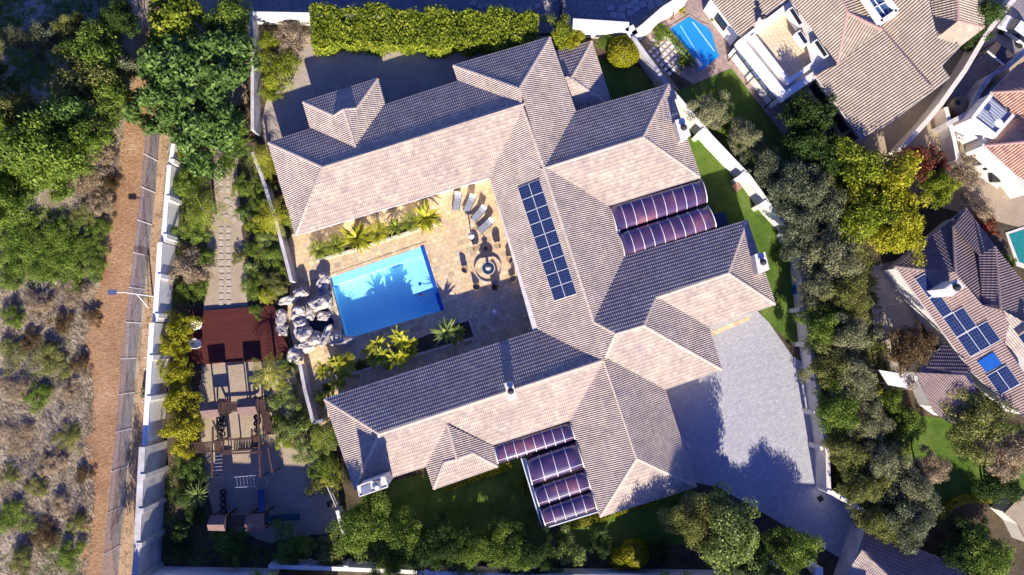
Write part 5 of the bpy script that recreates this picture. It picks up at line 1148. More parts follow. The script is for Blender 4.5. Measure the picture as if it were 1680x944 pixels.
GB = 'slabs fanned out at the top beside the white wall'; s2 = None
for ik, (zx, zy, rr_) in enumerate(((1100,55,0),(1120,105,-5),(1175,110,5),(1180,60,10),(1235,90,18),(1230,40,20),(1280,60,25),(1265,15,25),(1320,30,30),(1380,45,32),(1370,5,32),(1430,20,32))):
    if s2 is None: s2 = stone((740+zx/4.2, zy/4.2), 0.72, 0.62, rr_, 'dark square slab in the fan beside the upper white wall, first from the left', GB, z=0.03, m=mat('dark_slab', (0.42,0.40,0.42), 0.9))
    else: dup_to(s2, (740+zx/4.2, zy/4.2), 0.03, rr_)['label'] = f'dark square slab in the fan beside the upper white wall, {WORDS[ik]} from the left'
boundary('boundary_wall', [(921,-10),(921,36)], 1.0, 0.15, M['frame'], 'thin dark upright wall between the two cobbled yards')
# house at the right edge with white flat-roofed block
ne = thing('tiled_house', 'white walled house with reddish tiles cut by the right edge', 'house', tuple(P(1650, 200, 0)))
q2 = Roof(ne, 3.4, pitch=25, period=.27, amp=1.3, m=M['tile_red'], capm=M['cap_pink'], step=0.035)
slope3(q2, [(1626.5,151.8), (1668.9,107.4), (1700,90), (1700,147)], [(1626.5,151.8,3.4), (1668.9,107.4,3.4), (1700,147,5.4)])
slope3(q2, [(1626.5,151.8), (1700,145), (1700,215), (1659,186.4)], [(1626.5,151.8,3.4), (1659,186.4,3.4), (1700,147,5.2)])
slope3(q2, [(1615.4,239.2), (1632,218), (1660,190), (1700,200), (1700,231)], [(1615.4,239.2,3.2), (1655,195,3.2), (1700,231,5.2)])
slope3(q2, [(1615.4,239.2), (1700,231), (1700,310), (1665,285)], [(1615.4,239.2,3.2), (1665,285,3.2), (1700,231,5.2)])
ridge3(q2, [(1626.5,151.8,3.45), (1700,147,5.3)]); ridge3(q2, [(1615.4,239.2,3.25), (1700,231,5.25)])
w_, pts_ = wall_block(ne, [(1617,160),(1665,110),(1700,100),(1700,330),(1665,285),(1612,240)], 3.1, 0.3, M['white'])
mb = MB(); strip(mb, (1598,192), (1625,158), 0.35, 0, 4.0); strip(mb, (1598,194), (1634,222), 0.35, 0, 4.003); strip(mb, (1634,222), (1662,190), 0.3, 0, 3.997); part(mb, 'parapet', M['white'], ne)
mb = MB(); mb.prism([tuple(P(*p, 3.7).xy) for p in ((1600,193),(1625,160),(1657,187),(1633,218))], 3.5, 3.7); o = part(mb, 'flat_metal_roof', mat('metal_sheet', (0.5,0.55,0.62), 0.4, metal=.3), ne)
mb = MB()
for i in range(9): s = (i+.5)/9; mb.beam(P(1600+25*s, 193-33*s, 3.73), P(1633+24*s, 218-31*s, 3.73), 0.05)
subpart(mb, 'roof_seam', M['steel'], o)
c = P(1636, 204, 4.6); mb = MB(); mb.tube(P(1636,204,3.7), c, .04); mb.lathe(c, [(0.05,0),(0.3,.1),(0.45,.25)], 14); part(mb, 'satellite_dish', M['whitemetal'], ne)
mb = MB(); mb.prism([tuple(P(*p, 2.2).xy) for p in ((1580,252),(1625,240),(1672,288),(1662,302),(1622,276))], 0, 0.05); part(mb, 'patio_slab', M['render'], ne)
mb = MB()
for p in ((1612,262),(1630,270),(1640,290)): c = P(*p, .7); mb.box((c.x-.7, c.y-.5, .06), (c.x+.7, c.y+.5, .5))
part(mb, 'outdoor_sofa', M['frame'], ne, bevel=.08)
# lane with car, gate, tank
boundary('lane_wall', [(1676,-14),(1659.6,4),(1619,55),(1583,116),(1544,171),(1520,200),(1478,245)], 2.2, 0.4, M['render'], 'curving tan wall along the inner side of the lane')
boundary('lane_wall', [(1690,78),(1655,108),(1626.5,124),(1606,153),(1594,183),(1552,205)], 2.2, 0.4, M['graywall'], 'curving grey wall along the outer side of the lane')
boundary('lane_wall', [(1552,176),(1566,230),(1572,262)], 2.0, 0.35, M['render'], 'cream wall running down below the water tank')
sheet('lane', [(1690,-20),(1660,10),(1622,58),(1586,118),(1548,174),(1552,200),(1590,180),(1606,150),(1630,120),(1700,75)], 0.04, M['cobble'])
gt = thing('carport', 'dark brown flat carport roof across the lane below the white van', 'carport', tuple(P(1642, 88, 0)))
mb = MB(); mb.prism([tuple(P(*p, 2.4).xy) for p in ((1634.8,68),(1664.7,91),(1648,108),(1620,84))], 2.3, 2.4); part(mb, 'roof', mat('brown_sheet', (0.10,0.07,0.065), .6), gt)
mb = MB(); mb.beam(P(1620,84,2.45), P(1648,108,2.45), .14); part(mb, 'beam', M['render'], gt)
for p in ((1634.8,68),(1664.7,91),(1648,108),(1620,84)): c = P(*p, 2.3); mb = MB(); mb.beam(c, (c.x, c.y, 0), .12); part(mb, 'post', M['wood'], gt)
tk = thing('water_tank', 'squat olive water tank with a black lid in the lane', 'water tank', tuple(P(1564, 178, 0)))
mb = MB(); mb.lathe(P(1562,180,0), [(0.95,0),(0.98,1.3),(0.9,1.5),(0.3,1.62)], 24); part(mb, 'tank_body', mat('tank_olive', (0.22,0.18,0.11), .5), tk, smooth=True)
mb = MB(); mb.lathe(P(1572,168,1.62)*Vector((1,1,0))+Vector((0,0,1.3)), [(0.28,0),(0.3,.3),(0.2,.36)], 16); part(mb, 'lid', M['soot'], tk)
# white van-like car
car = thing('parked_car', 'white car parked in the lane at the top right corner', 'car', tuple(P(1661, 57, 0))); cl = P(1661, 57, 0); car.rotation_euler = (0, 0, R(-38))
def carpart(mb, name, m, **k): o = mb.build(name, m, car, **k); return o
def profile_loft(xs, w, z0): pass
mb = MB(); prof = [(-1.95,.35),(-1.98,.75),(-1.75,.88),(-1.0,.93),(1.0,.93),(1.75,.9),(1.95,.7),(1.95,.35)]
vs = [(x, s*0.84*(0.93 if abs(x) > 1.8 else 1), z) for s in (-1, 1) for x, z in prof]; n = len(prof); mb.add(vs, [tuple(range(n)), tuple(range(2*n-1, n-1, -1))]+[(i+1, i, n+i, n+i+1) for i in range(n-1)]+[(0, n-1, 2*n-1, n)]); carpart(mb, 'body', mat('white_paint', (0.75,0.77,0.8), .25, coat=.5), bevel=0.08)
mb = MB(); prof = [(-1.25,.9),(-0.75,1.42),(0.95,1.46),(1.65,.9)]; vs = [(x, s*(0.78 if z < 1 else 0.66), z) for s in (-1, 1) for x, z in prof]; mb.add(vs, [(0,1,2,3),(7,6,5,4),(1,0,4,5),(2,1,5,6),(3,2,6,7)]); carpart(mb, 'window_band', M['glass'], bevel=.03)
mb = MB(); mb.box((-0.68,-.64,1.42),(0.9,.64,1.475)); carpart(mb, 'roof', mat('white_paint_roof', (0.75,0.77,0.8), .25, coat=.5), bevel=.04)
for sx in (-1.2, 1.2):
    for sy in (-0.8, 0.8): mb = MB(); mb.tube((sx, sy-.1, .32), (sx, sy+.1, .32), .32, n=18); w = carpart(mb, 'wheel', M['tyre'])
for sy in (-.6, .6): mb = MB(); mb.box((-2.0, sy-.16, .6), (-1.93, sy+.16, .74)); carpart(mb, 'headlight', M['whitemetal']); mb = MB(); mb.box((0.6-1.4, sy*1.5-.1, .95), (0.6-1.2, sy*1.5+.1, 1.08)); carpart(mb, 'wing_mirror', M['frame'])
# eastern house with solar panels
ee = thing('tiled_house', 'mauve tiled eastern house with blocks of solar panels on its roof', 'house', tuple(P(1590, 520, 0)))
q3 = Roof(ee, 3.3, pitch=24, period=.26, m=M['tile_mauve'], capm=M['tile_mauve'], step=0.03); q3.capm = mat('mauve_cap', (0.3,0.22,0.21), .8)
F_, A_, B_, D_, H_, G_ = (1468.6,437.2), (1584.9,341.9), (1632.5,404.8), (1563.9,372.4), (1567.7,446.7), (1546.7,446.7); Cc_, I_, J_ = (1605.8,420), (1611.6,501), (1642,507.7)
M['tile_pink'] = tile_mat('roof_tile_pink', [(0.36,0.255,0.22),(0.40,0.29,0.25),(0.33,0.24,0.215)])
q3.slope([F_, A_, D_, H_, G_], (F_, A_))
q3.slope([A_, B_, Cc_, D_], (A_, B_))
hz = q3.at(H_).z; dz = q3.at(D_).z; cz = q3.verts[(1606, 420)][0].z
slope3(q3, [D_, Cc_, I_, H_], [(*D_, dz), (*H_, hz), (*I_, 4.6)])
slope3(q3, [Cc_, B_, J_, I_], [(*Cc_, 4.3), (*J_, 5.6), (*I_, 4.6)])
slope3(q3, [B_, (1700,490), (1700,590), J_], [(*B_, 4.6), (*J_, 5.6), (1700,560,3.6)])
fr3 = slope_frame(F_, (1593,608), (1600,480), 3.3, 24)
q3.slope([F_, G_, H_, I_, J_, (1655,530), (1648,565), (1700,640), (1700,700), (1640,652), (1593,608)], (F_, (1593,608)), m=M['tile_pink'])
slope3(q3, [(1655,530), J_, (1700,540), (1700,600), (1648,565)], [(1655,530,5.2), (1700,540,4.6), (1700,600,4.0)], m=M['tile'])
q3.ridge([D_, H_]); q3.ridge([F_, G_]); q3.ridge([A_, D_]); ridge3(q3, [(*B_, 4.7), (*J_, 5.7)]); ridge3(q3, [(*G_, q3.at(G_).z), (*I_, 4.8), (*J_, 5.7)])
gutters(ee, [(F_, A_), (A_, B_), (F_, (1593,608)), ((1593,608),(1640,652))], 3.3)
wall_block(ee, [F_, A_, B_, (1690,480), (1700,700), (1640,650), (1593,608)], 3.3, 0.5, M['white'])
oa = Vector((22.9, 32)); ob = Vector((16.5, -9.3)); O_ = Vector((1562.5, 512.4))
for (i, j) in ((-2,-1),(-1.0,-1),(0,-1),(1,-1),(0,0),(1,0),(1,1),(3,-.85),(3,.15)):
    c4 = [O_+oa*(i+s)+ob*(j+t) for s, t in ((0,0),(0,1),(1,1),(1,0))]; c4 = [on_plane(tuple(v), fr3) for v in c4]; panel(ee, *c4, fr3[3], cells=(4, 6))
c4 = [on_plane(p, fr3) for p in ((1603,593),(1629,577),(1643,597),(1618,611))]; mb = MB(); qq = [x+fr3[3]*.14 for x in c4]; mb.add(qq+[x-fr3[3]*.1 for x in qq], [(0,1,2,3),(0,1,5,4),(1,2,6,5),(2,3,7,6),(3,0,4,7)]); part(mb, 'roof_heater_panel', mat('blue_cover', (0.01,0.10,0.42), .3), ee)
fr4 = (P(1655,535,5.0), (P(1690,536,5.0)-P(1655,535,5.0)).normalized(), Vector((0,1,0.2)).normalized(), Vector((0,-.2,1)).normalized())
for (x, y) in ((1668,552),(1684,545)): 
    A0 = P(x, y, 5.3); panel(ee, A0, A0+Vector((1.0,.6,0)), A0+Vector((1.7,-.4,0)), A0+Vector((.7,-1.0,0)), Vector((0,0,1)), cells=(4,6))
chimney(ee, [(1549,474),(1571,458),(1584,470),(1562,487)], 6.6, 3, 0.35)
q4 = Roof(ee, 2.8, pitch=22, m=M['tile_mauve'], capm=q3.capm)
slope3(q4, [(1502,611), (1583,615.7), (1612,657), (1562,697), (1531,676)], [(1531,676,2.8), (1562,697,2.8), (1583,615.7,4.1)], m=M['tile_pink'])
slope3(q4, [(1519,604), (1548,562), (1593.5,606), (1583,614)], [(1519,604,3.9), (1583,614,4.1), (1548,562,2.9)])
wall_block(ee, [(1508,611),(1545,568),(1590,608),(1608,657),(1562,692),(1531,672)], 2.8, 0.3, M['white'])
pt = thing('patio_roof', 'bright white flat patio roof beside the eastern house', 'patio roof', tuple(P(1475, 622, 0)))
mb = MB(); mb.prism([tuple(P(*p, 2.6).xy) for p in ((1442.7,607.4),(1508.8,618),(1500,630),(1488,637),(1458,632))], 2.42, 2.6); part(mb, 'roof', M['white'], pt)
for p in ((1448,609),(1503,621),(1486,634),(1460,630)): c = P(*p, 2.42); mb = MB(); mb.beam(c, (c.x, c.y, 0), .14); part(mb, 'post', M['white'], pt)
# corner house bottom right
eb = thing('tiled_house', 'purple and pink tiled roof at the bottom right beyond the driveway', 'house', tuple(P(1480, 930, 0)))
q5 = Roof(eb, 3.0, pitch=24, m=M['tile_mauve'], capm=q3.capm)
slope3(q5, [(1419,865), (1555,921), (1640,985), (1500,985), (1412.9,903)], [(1419,865,3.0), (1555,921,3.0), (1412.9,903,4.2)])
slope3(q5, [(1412.9,903), (1500,960), (1520,990), (1375,990), (1390,939)], [(1412.9,903,4.2), (1500,955,4.2), (1390,939,3.4)], m=M['tile'])
ridge3(q5, [(1412.9,903,4.25), (1500,957,4.25)]); wall_block(eb, [(1421,867),(1555,923),(1640,985),(1380,985)], 3.0, 0.2, M['graywall'])
sh = thing('tiled_house', 'cream roof corner at the right edge below the golden tree', 'house', tuple(P(1680, 850, 0)))
mb = MB(); mb.prism([tuple(P(*p, 2.6).xy) for p in ((1648,842),(1690,800),(1720,880),(1690,900),(1672,862))], 2.4, 2.6); part(mb, 'roof', M['sand'], sh); mb = MB(); mb.prism([tuple(P(*p, 2.4).xy) for p in ((1652,842),(1690,806),(1716,876),(1690,893),(1674,862))], 0, 2.4); part(mb, 'wall', M['render'], sh)
root = thing('swimming_pool', 'small teal pool at the right edge', 'swimming pool', tuple(P(1670, 400, 0)))
tq = [(1655,385),(1700,370),(1700,440),(1672,430)]; mb = MB(); mb.prism([tuple(P(*p, .1).xy) for p in ((1650,382),(1704,364),(1704,448),(1668,436))], 0, .09); part(mb, 'coping', M['render'], root); mb = MB(); mb.prism([tuple(P(*p, .1).xy) for p in tq], .05, .11); part(mb, 'pool_basin', mat('teal_water', (0.03,0.25,0.25), .1), root)
# ------------------------------------------------------------ furniture and small things
def base_of(px, z=0): return P(*px, z)
# solar street light beside the track
b = P(251, 486, 0); sl = thing('street_light', 'tall white solar street light beside the track with its panel over the path', 'street light', tuple(b))
top = b+Vector((0, 0, 5.2)); mb = MB(); mb.tube(b, top, 0.09, 0.06, 10); part(mb, 'pole', M['whitemetal'], sl)
mb = MB(); mb.tube(top, top+Vector((-0.75, 0.0, 0.1)), 0.04); part(mb, 'arm', M['whitemetal'], sl)
mb = MB(); c = top+Vector((-1.1, 0, .14)); mb.box((c.x-.42, c.y-.25, c.z-.02), (c.x+.38, c.y+.27, c.z+.03)); part(mb, 'solar_cell_panel', M['pv'], sl)
mb = MB(); mb.box((c.x-.25, c.y-.1, c.z-.12), (c.x+.3, c.y+.1, c.z-.03)); part(mb, 'lamp_head', M['steel'], sl)
mb = MB(); mb.tube(b+Vector((-.4, -1.2, 0)), b+Vector((0, 0, 3.2)), .04); part(mb, 'brace', M['whitemetal'], sl)
mb = MB()
for s in (.5, 1.0): mb.tube(b+Vector((-.1, s, 0)), b+Vector((-.1, s, 3.8)), .035)
mb.tube(b+Vector((-.1, .5, 3.8)), b+Vector((-.1, 1.0, 3.8)), .03); part(mb, 'support_frame', M['whitemetal'], sl)
# security fence of dense mesh
m_, t_, n_, l_, b_ = nt('fence_mesh'); b_.inputs['Base Color'].default_value = (0.42,0.40,0.47,1); b_.inputs['Roughness'].default_value = .7; M['mesh'] = m_
g_ = n_.new('ShaderNodeNewGeometry'); ns = n_.new('ShaderNodeTexNoise'); ns.inputs['Scale'].default_value = 2.2; ns.inputs['Detail'].default_value = 6; l_.new(g_.outputs['Position'], ns.inputs['Vector']); mr = n_.new('ShaderNodeMapRange'); mr.inputs[1].default_value = .3; mr.inputs[2].default_value = .7; mr.inputs[3].default_value = .28; mr.inputs[4].default_value = .7; l_.new(ns.outputs[0], mr.inputs[0]); l_.new(mr.outputs[0], b_.inputs['Alpha'])
fb_ = [(264,205),(259,264.7),(255,316.6),(249,368.8),(243,420),(237,475),(231,530),(224,587.5),(220,643.7),(215.6,703),(209,765),(203,830),(197,895),(190,960)]
fn = thing('security_fence', 'tall grey mesh security fence running beside the dirt path', 'fence', tuple(P(*fb_[0], 0)))
mb = MB(); B_ = [P(*p, 0) for p in fb_]
for a, c in zip(B_, B_[1:]): mb.add([a, c, c+Vector((0,0,2.7)), a+Vector((0,0,2.7))], [(0,1,2,3)])
part(mb, 'mesh_panel', M['mesh'], fn)
for a in B_: mb = MB(); mb.tube(a, a+Vector((0,0,2.85)), .04); part(mb, 'post', M['whitemetal'], fn)
for a, c in zip(B_[1::2], B_[2::2]): mb = MB(); mb.tube(a+Vector((0,0,.1)), c+Vector((0,0,2.6)), .012); part(mb, 'brace_wire', M['frame'], fn)
mb = MB()
for a, c in zip(B_, B_[1:]): mb.beam(a+Vector((0,0,2.72)), c+Vector((0,0,2.72)), .04); 
part(mb, 'top_wire', M['steel'], fn)
for i, (x, y, w) in enumerate(((268,370,1),(262,435,2),(240,587,1),(240,605,2),(236,660,3))):
    a = P(x-4, y, 1.6); c = P(x+5, y, 1.6); mb = MB(); mb.tube(a, c, .03); mb.tube(c, (c.x, c.y, 0), .03); o = thing('fence_bracket', ['upper','second','third','fourth','lowest'][i]+' thin white bracket between the track and the boundary wall', 'bracket', tuple(c*Vector((1,1,0)))); part(mb, 'bracket_tube', M['whitemetal'], o)
# sun loungers
def lounger(px, axis_px, label):
    a = P(*px, .4); h = P(*axis_px, .6); ang = math.atan2(h.y-a.y, h.x-a.x); root = thing('sun_lounger', label, 'sun lounger', (a.x, a.y, 0.024), 'sun loungers by the courtyard roof', ang)
    mb = MB(); mb.box((-.95,-.34,.28),(.25,.34,.33)); mb.build('seat', M['seat'], root, bevel=.015)
    mb = MB(); v = [(.25,-.34,.31),(.25,.34,.31),(.85,.34,.66),(.85,-.34,.66)]; mb.add(v+[(x+.02, y, z-.05) for x, y, z in v], [(0,3,2,1),(4,5,6,7),(0,1,5,4),(1,2,6,5),(2,3,7,6),(3,0,4,7)]); mb.build('backrest', M['seat'], root)
    mb = MB(); v = [(.62,-.33,.55),(.62,.33,.55),(.9,.33,.72),(.9,-.33,.72)]; mb.add([(x-.01,y,z+.03) for x,y,z in v]+[(x,y,z-.02) for x,y,z in v], [(0,3,2,1),(4,5,6,7),(0,1,5,4),(1,2,6,5),(2,3,7,6),(3,0,4,7)]); mb.build('headrest', M['cushion'] if False else M['whitemetal'], root)
    for sy in (-.36, .36):
        mb = MB(); mb.beam((-1.0,sy,.3),(.3,sy,.3),.05); mb.beam((.25,sy,.3),(.9,sy,.68),.05); mb.build('side_rail', M['frame'], root)
        for x in (-.8, .5): mb = MB(); mb.beam((x,sy,.3),(x+.08*(1 if x > 0 else -1),sy,0),.05); mb.build('leg', M['frame'], root)
lounger((750,330), (752,314), 'leftmost of the four grey sun loungers, standing upright in the picture')
lounger((771,333), (777,319), 'second grey sun lounger from the left')
lounger((786,350), (796,338), 'third grey sun lounger from the left, lying diagonally')
lounger((797,370), (809,359), 'rightmost grey sun lounger, lowest of the four')
# woven armchairs around the fountain
def armchair(px, face_px, label, z=0.024, m=None, sc=1.0, group='woven armchairs round the fountain', cat='armchair'):
    a = P(*px, .45); h = P(*face_px, .45); ang = math.atan2(h.y-a.y, h.x-a.x); root = thing('armchair', label, cat, (a.x, a.y, z), group, ang); root.scale = (sc, sc, sc); m = m or M['wicker']
    mb = MB(); mb.lathe((0,0,.34), [(.27,0),(.3,.04),(.27,.1)], 14); mb.build('seat', m, root)
    mb = MB(); n = 11
    vs = []
    for k in range(n):
        t = math.pi*(0.35+1.3*k/(n-1)); r = .33; hgt = .62+.3*math.sin(math.pi*k/(n-1)); c, s = math.cos(t), math.sin(t)
        for rr, zz in ((r-.03, .36), (r+.03, .36), (r+.07, hgt), (r+.02, hgt)): vs.append((c*rr, s*rr, zz))
    fs = []
    for k in range(n-1):
        b = 4*k
        for i in range(4): fs.append((b+i, b+(i+1) % 4, b+4+(i+1) % 4, b+4+i))
    mb.add(vs, fs+[(0,1,2,3),(4*n-1,4*n-2,4*n-3,4*n-4)]); mb.build('backrest', m, root)
    for k in range(4): t = math.pi/4+k*math.pi/2; mb = MB(); mb.tube((math.cos(t)*.22, math.sin(t)*.22, .36), (math.cos(t)*.3, math.sin(t)*.3, 0), .025); mb.build('leg', M['wood'], root)
FC = (801, 441)
for p, lb in (((781,408),'woven armchair upper left of the fountain'),((816,404),'woven armchair directly above the fountain to the right'),((836,427),'woven armchair right of the fountain against the house eave'),
              ((763,443),'woven armchair left of the fountain'),((782,471),'woven armchair lower left of the fountain at the shadow edge'),((841,458),'woven armchair lower right of the fountain')):
    armchair(p, FC, lb)
c = P(835+9, 420, .9); hb = thing('cushion', 'white cushion propped beside the armchair near the house eave', 'cushion', (c.x, c.y, .03)); mb = MB(); mb.box((-.2,-.25,.4),(.2,.25,.55)); o = mb.build('cushion_pad', M['whitemetal'], hb, bevel=.06)
# tiered fountain
c = P(*FC, .6); ft = thing('fountain', 'round tiered stone fountain with dark water between the armchairs', 'fountain', (c.x, c.y, .024))
M['bowlstone'] = mat('fountain_stone', (0.55,0.48,0.42), .8, (0.4,0.34,0.3), scale=5)
mb = MB(); n = 40; vs = []; fs = []
for r, z in ((1.42,0),(1.42,.26),(1.28,.26),(1.28,.1)): vs += [(r*math.cos(2*math.pi*i/n), r*math.sin(2*math.pi*i/n), z) for i in range(n)]
for k in range(3): fs += [(k*n+i, k*n+(i+1) % n, (k+1)*n+(i+1) % n, (k+1)*n+i) for i in range(n)]
mb.add(vs, fs); mb.build('basin_ring', M['bowlstone'], ft)
mb = MB(); mb.lathe((0,0,0), [(1.28,.05),(1.28,.1)], 40); mb.build('basin_floor', M['patio'], ft)
mb = MB(); mb.lathe((0,0,.1), [(.35,0),(.2,.2),(.13,.6),(.25,.75),(.66,.95),(.72,1.02),(.66,1.02),(.6,.97)], 26); mb.build('bowl', M['bowlstone'], ft, smooth=True)
mb = MB(); mb.lathe((0,0,1.07), [(.6,0),(.6,.015)], 26); mb.build('water', mat('dark_water', (0.02,0.05,0.10), .05), ft)
mb = MB(); mb.lathe((0,0,1.08), [(.1,0),(.06,.3),(.14,.4),(.28,.5),(.3,.55),(.05,.58),(.06,.75),(.02,.85)], 16); mb.build('spout', M['bowlstone'], ft, smooth=True)
c = P(773, 388, 1.2); o = thing('patio_heater', 'white domed patio heater on a thin stand casting a long shadow', 'patio heater', (c.x, c.y, .024))
mb = MB(); mb.lathe((0,0,1.45), [(.36,0),(.3,.12),(.14,.26),(.03,.32)], 18); mb.build('dome', M['whitemetal'], o, smooth=True); mb = MB(); mb.tube((0,0,0),(0,0,1.5),.07); mb.lathe((0,0,0), [(.3,0),(.28,.06),(.1,.1)], 16); mb.build('stand', M['frame'], o)
c = P(812, 512, .4); o = thing('globe_lamp', 'white globe lamp on the shaded paving', 'lamp', (c.x, c.y, .024)); mb = MB(); mb.lathe((0,0,.12), [(.02,0),(.17,.06),(.24,.22),(.17,.38),(.02,.44)], 18); mb.build('globe', mat('opal_globe', (0.85,0.85,0.85), .3), o, smooth=True); mb = MB(); mb.lathe((0,0,0), [(.3,0),(.3,.08),(.15,.12)], 18); mb.build('base', M['steel'], o)
c = P(811, 472, .4); o = thing('potted_plant', 'dark potted plant on the shaded paving below the fountain', 'potted plant', (c.x, c.y, .024)); mb = MB(); mb.lathe((0,0,0), [(.2,0),(.28,.4),(.3,.45)], 14); mb.build('pot', M['bark'], o); fo = bpy.data.objects.new('foliage', crown('S', 1)[0]); COL.objects.link(fo); fo.parent = o; fo.location = (0,0,.5); fo.scale = (.35,.35,.4); setmat(fo, M['f_brown'])
c = P(797, 408, .3); o = thing('stone_urn', 'small brown urn just above the fountain ring', 'urn', (c.x, c.y, .024)); mb = MB(); mb.lathe((0,0,0), [(.12,0),(.22,.2),(.15,.42),(.2,.5)], 14); mb.build('urn_body', M['bark'], o)
c = P(690, 484, 0); o = thing('pool_skimmer', 'small dark ring floating at the shaded end of the pool', 'pool cleaner', (c.x, c.y, -.1)); mb = MB(); mb.lathe((0,0,0), [(.16,0),(.16,.05),(.1,.08)], 14); mb.build('float', M['frame'], o); mb = MB(); mb.tube((.1,0,.05),(1.0,-.1,.05),.02); mb.build('hose', M['frame'], o)
# garden chairs on the timber deck
armchair((327,534), (345,550), 'upper white moulded chair on the red deck', z=.3, m=M['white'], sc=1.35, group='white chairs on the red deck', cat='chair')
armchair((326,564), (345,552), 'lower white moulded chair on the red deck', z=.3, m=M['white'], sc=1.35, group='white chairs on the red deck', cat='chair')
# planter kerbs
def kerb(pts, label, h=.22, w=.28):
    root = thing('planter_kerb', label, 'kerb', tuple(P(*pts[0], 0))); mb = MB()
    for a, b in zip(pts, pts[1:]): A = P(*a, h); B = P(*b, h); d = (B-A).normalized(); n = Vector((-d.y, d.x, 0))*w/2; mb.prism([tuple(x.xy) for x in (A-n, B+d*w/2-n, B+d*w/2+n, A+n)], 0, h)
    part(mb, 'kerb_stone', M['kerb'], root, bevel=.03)
sheet('planter_soil', [(512,412),(705,350),(722,366),(520,428)], .034, M['soil']); sheet('planter_soil', [(770,524),(780,554),(580,612),(572,600),(752,530)], .034, M['soil'])
kerb([(518,428),(580,410),(640,391),(695,373),(722,366)], 'pale kerb in front of the cycads north of the pool')
kerb([(752,529),(770,524),(780,554),(680,584),(578,613)], 'pale kerb around the planter south of the pool')
from mathutils import noise as mnoise
# rocks of the waterfall
def boulder(px, rx, ry, h, rot, label, seed, group='pale rocks of the waterfall', z=0.0):
    c = P(*px, h*.7); root = bpy.data.objects.new('boulder', None); bm = bmesh.new(); bmesh.ops.create_icosphere(bm, subdivisions=4, radius=1); rg = random.Random(seed); ph = [rg.uniform(0, 6.28) for _ in range(9)]
    off = Vector(ph[:3])*3
    for v in bm.verts:
        p = v.co.copy(); q = Vector((math.copysign(abs(p.x)**.75, p.x), math.copysign(abs(p.y)**.75, p.y), math.copysign(abs(p.z)**.8, p.z)))
        d = .92+.38*mnoise.noise(p*1.2+off)+.30*(0.4-abs(mnoise.noise(p*2.0+off)))-.16*max(0, mnoise.noise(p*2.9-off))+.05*mnoise.noise(p*7+off)
        v.co = q*d*.95
    me = bpy.data.meshes.new('boulder'); bm.to_mesh(me); bm.free(); me.materials.append(M['rock'])
    bpy.data.objects.remove(root); o = bpy.data.objects.new('boulder', me); COL.objects.link(o); o.location = (c.x, c.y, h*.42+z); o.scale = (rx/14.0, ry/14.0, h*.6); o.rotation_euler = (0, 0, R(rot)); tag(o, label, 'rock', group)
for i, r in enumerate((((472,493),15,6,1.0,14,'long flat rock reaching out at the upper left of the waterfall'),((491,481),11,8,1.4,20,'rock against the end of the grey garden wall'),((530,461),9,13,1.2,-10,'rock at the upper left corner of the pool'),((531,483),9,7,.8,0,'low rock just under the pool corner rock'),
     ((524,498),15,10,1.9,25,'large curled rock at the top of the waterfall'),((530,519),9,7,1.3,0,'small rock under the curled rock'),((508,510),7,13,1.3,10,'upright rock left of the curled rock'),((489,513),12,11,1.7,0,'upper pale rock on the left side of the basin'),((493,530),11,10,1.6,30,'pale rock on the left of the dark basin'),
     ((497,548),13,12,1.8,10,'broad pale rock below the left side of the basin'),((517,556),12,12,1.6,0,'rock below the dark basin'),((534,551),7,17,1.5,-25,'tall narrow rock at the bottom of the basin'),((549,554),11,12,1.2,10,'grey rock between basin and pool'),((564,560),13,8,.8,10,'rock at the lower left corner of the pool'),
     ((460,523),8,14,1.0,5,'grey rock edging the deck shadow, upper one'),((462,542),9,8,1.0,0,'grey rock edging the deck shadow, lower one'),((484,583),11,14,1.6,-15,'rock at the top of the lower garden wall'),((503,568),12,9,1.4,30,'rock beside the lower garden wall'),((540,500),5,14,.7,8,'thin rock along the pool edge above the basin'))):
    boulder(r[0], r[1], r[2], r[3], r[4], r[5], i*3+1)
c = P(526, 533, .1); o = thing('rock_basin', 'small dark water basin between the rocks', 'pond', (c.x, c.y, .03)); mb = MB(); mb.prism([(1.3*math.cos(t)*(1+.1*math.sin(3*t)), 1.05*math.sin(t)) for t in [i*math.pi/10 for i in range(20)]], 0, .1); mb.build('water', mat('basin_water', (0.01,0.025,0.05), .06), o)
# play structures
def tower_roof(root, e0, e1, f0, f1, z, rise, m):
    """gable roof: e0,e1 back eave pixels, f0,f1 front eave pixels"""
    A, B, D, E = P(*e0, z), P(*e1, z), P(*f1, z), P(*f0, z); r0 = (A+E)/2+Vector((0,0,rise)); r1 = (B+D)/2+Vector((0,0,rise)); t = Vector((0,0,.05)); mb = MB()
    n = 5
    for (a, b, c_, d_) in ((A, B, r1, r0), (E, D, r1, r0)):
        for k in range(n):
            s0, s1 = k/n, (k+.94)/n; p = [a.lerp(d_, s0), b.lerp(c_, s0), b.lerp(c_, s1), a.lerp(d_, s1)]; mb.add([x+t*(1-.5*k/n) for x in p]+[x for x in p], [(0,1,2,3),(7,6,5,4),(0,1,5,4),(1,2,6,5),(2,3,7,6),(3,0,4,7)])
    mb.add([A, E, r0, B, D, r1], [(0,1,2),(3,5,4)]); part(mb, 'tower_roof', m, root)
    for p in (A, B, D, E): q = MB(); i_ = p.lerp((A+B+D+E)/4, .12); q.beam((i_.x, i_.y, z+.1), (i_.x, i_.y, 0), .12); part(q, 'post', M['wood'], root)
    pl = MB(); c = (A+B+D+E)/4; pl.prism([tuple((c+(p-c)*.8).xy) for p in (A, B, D, E)], 1.35, 1.43); part(pl, 'platform', M['wood'], root)
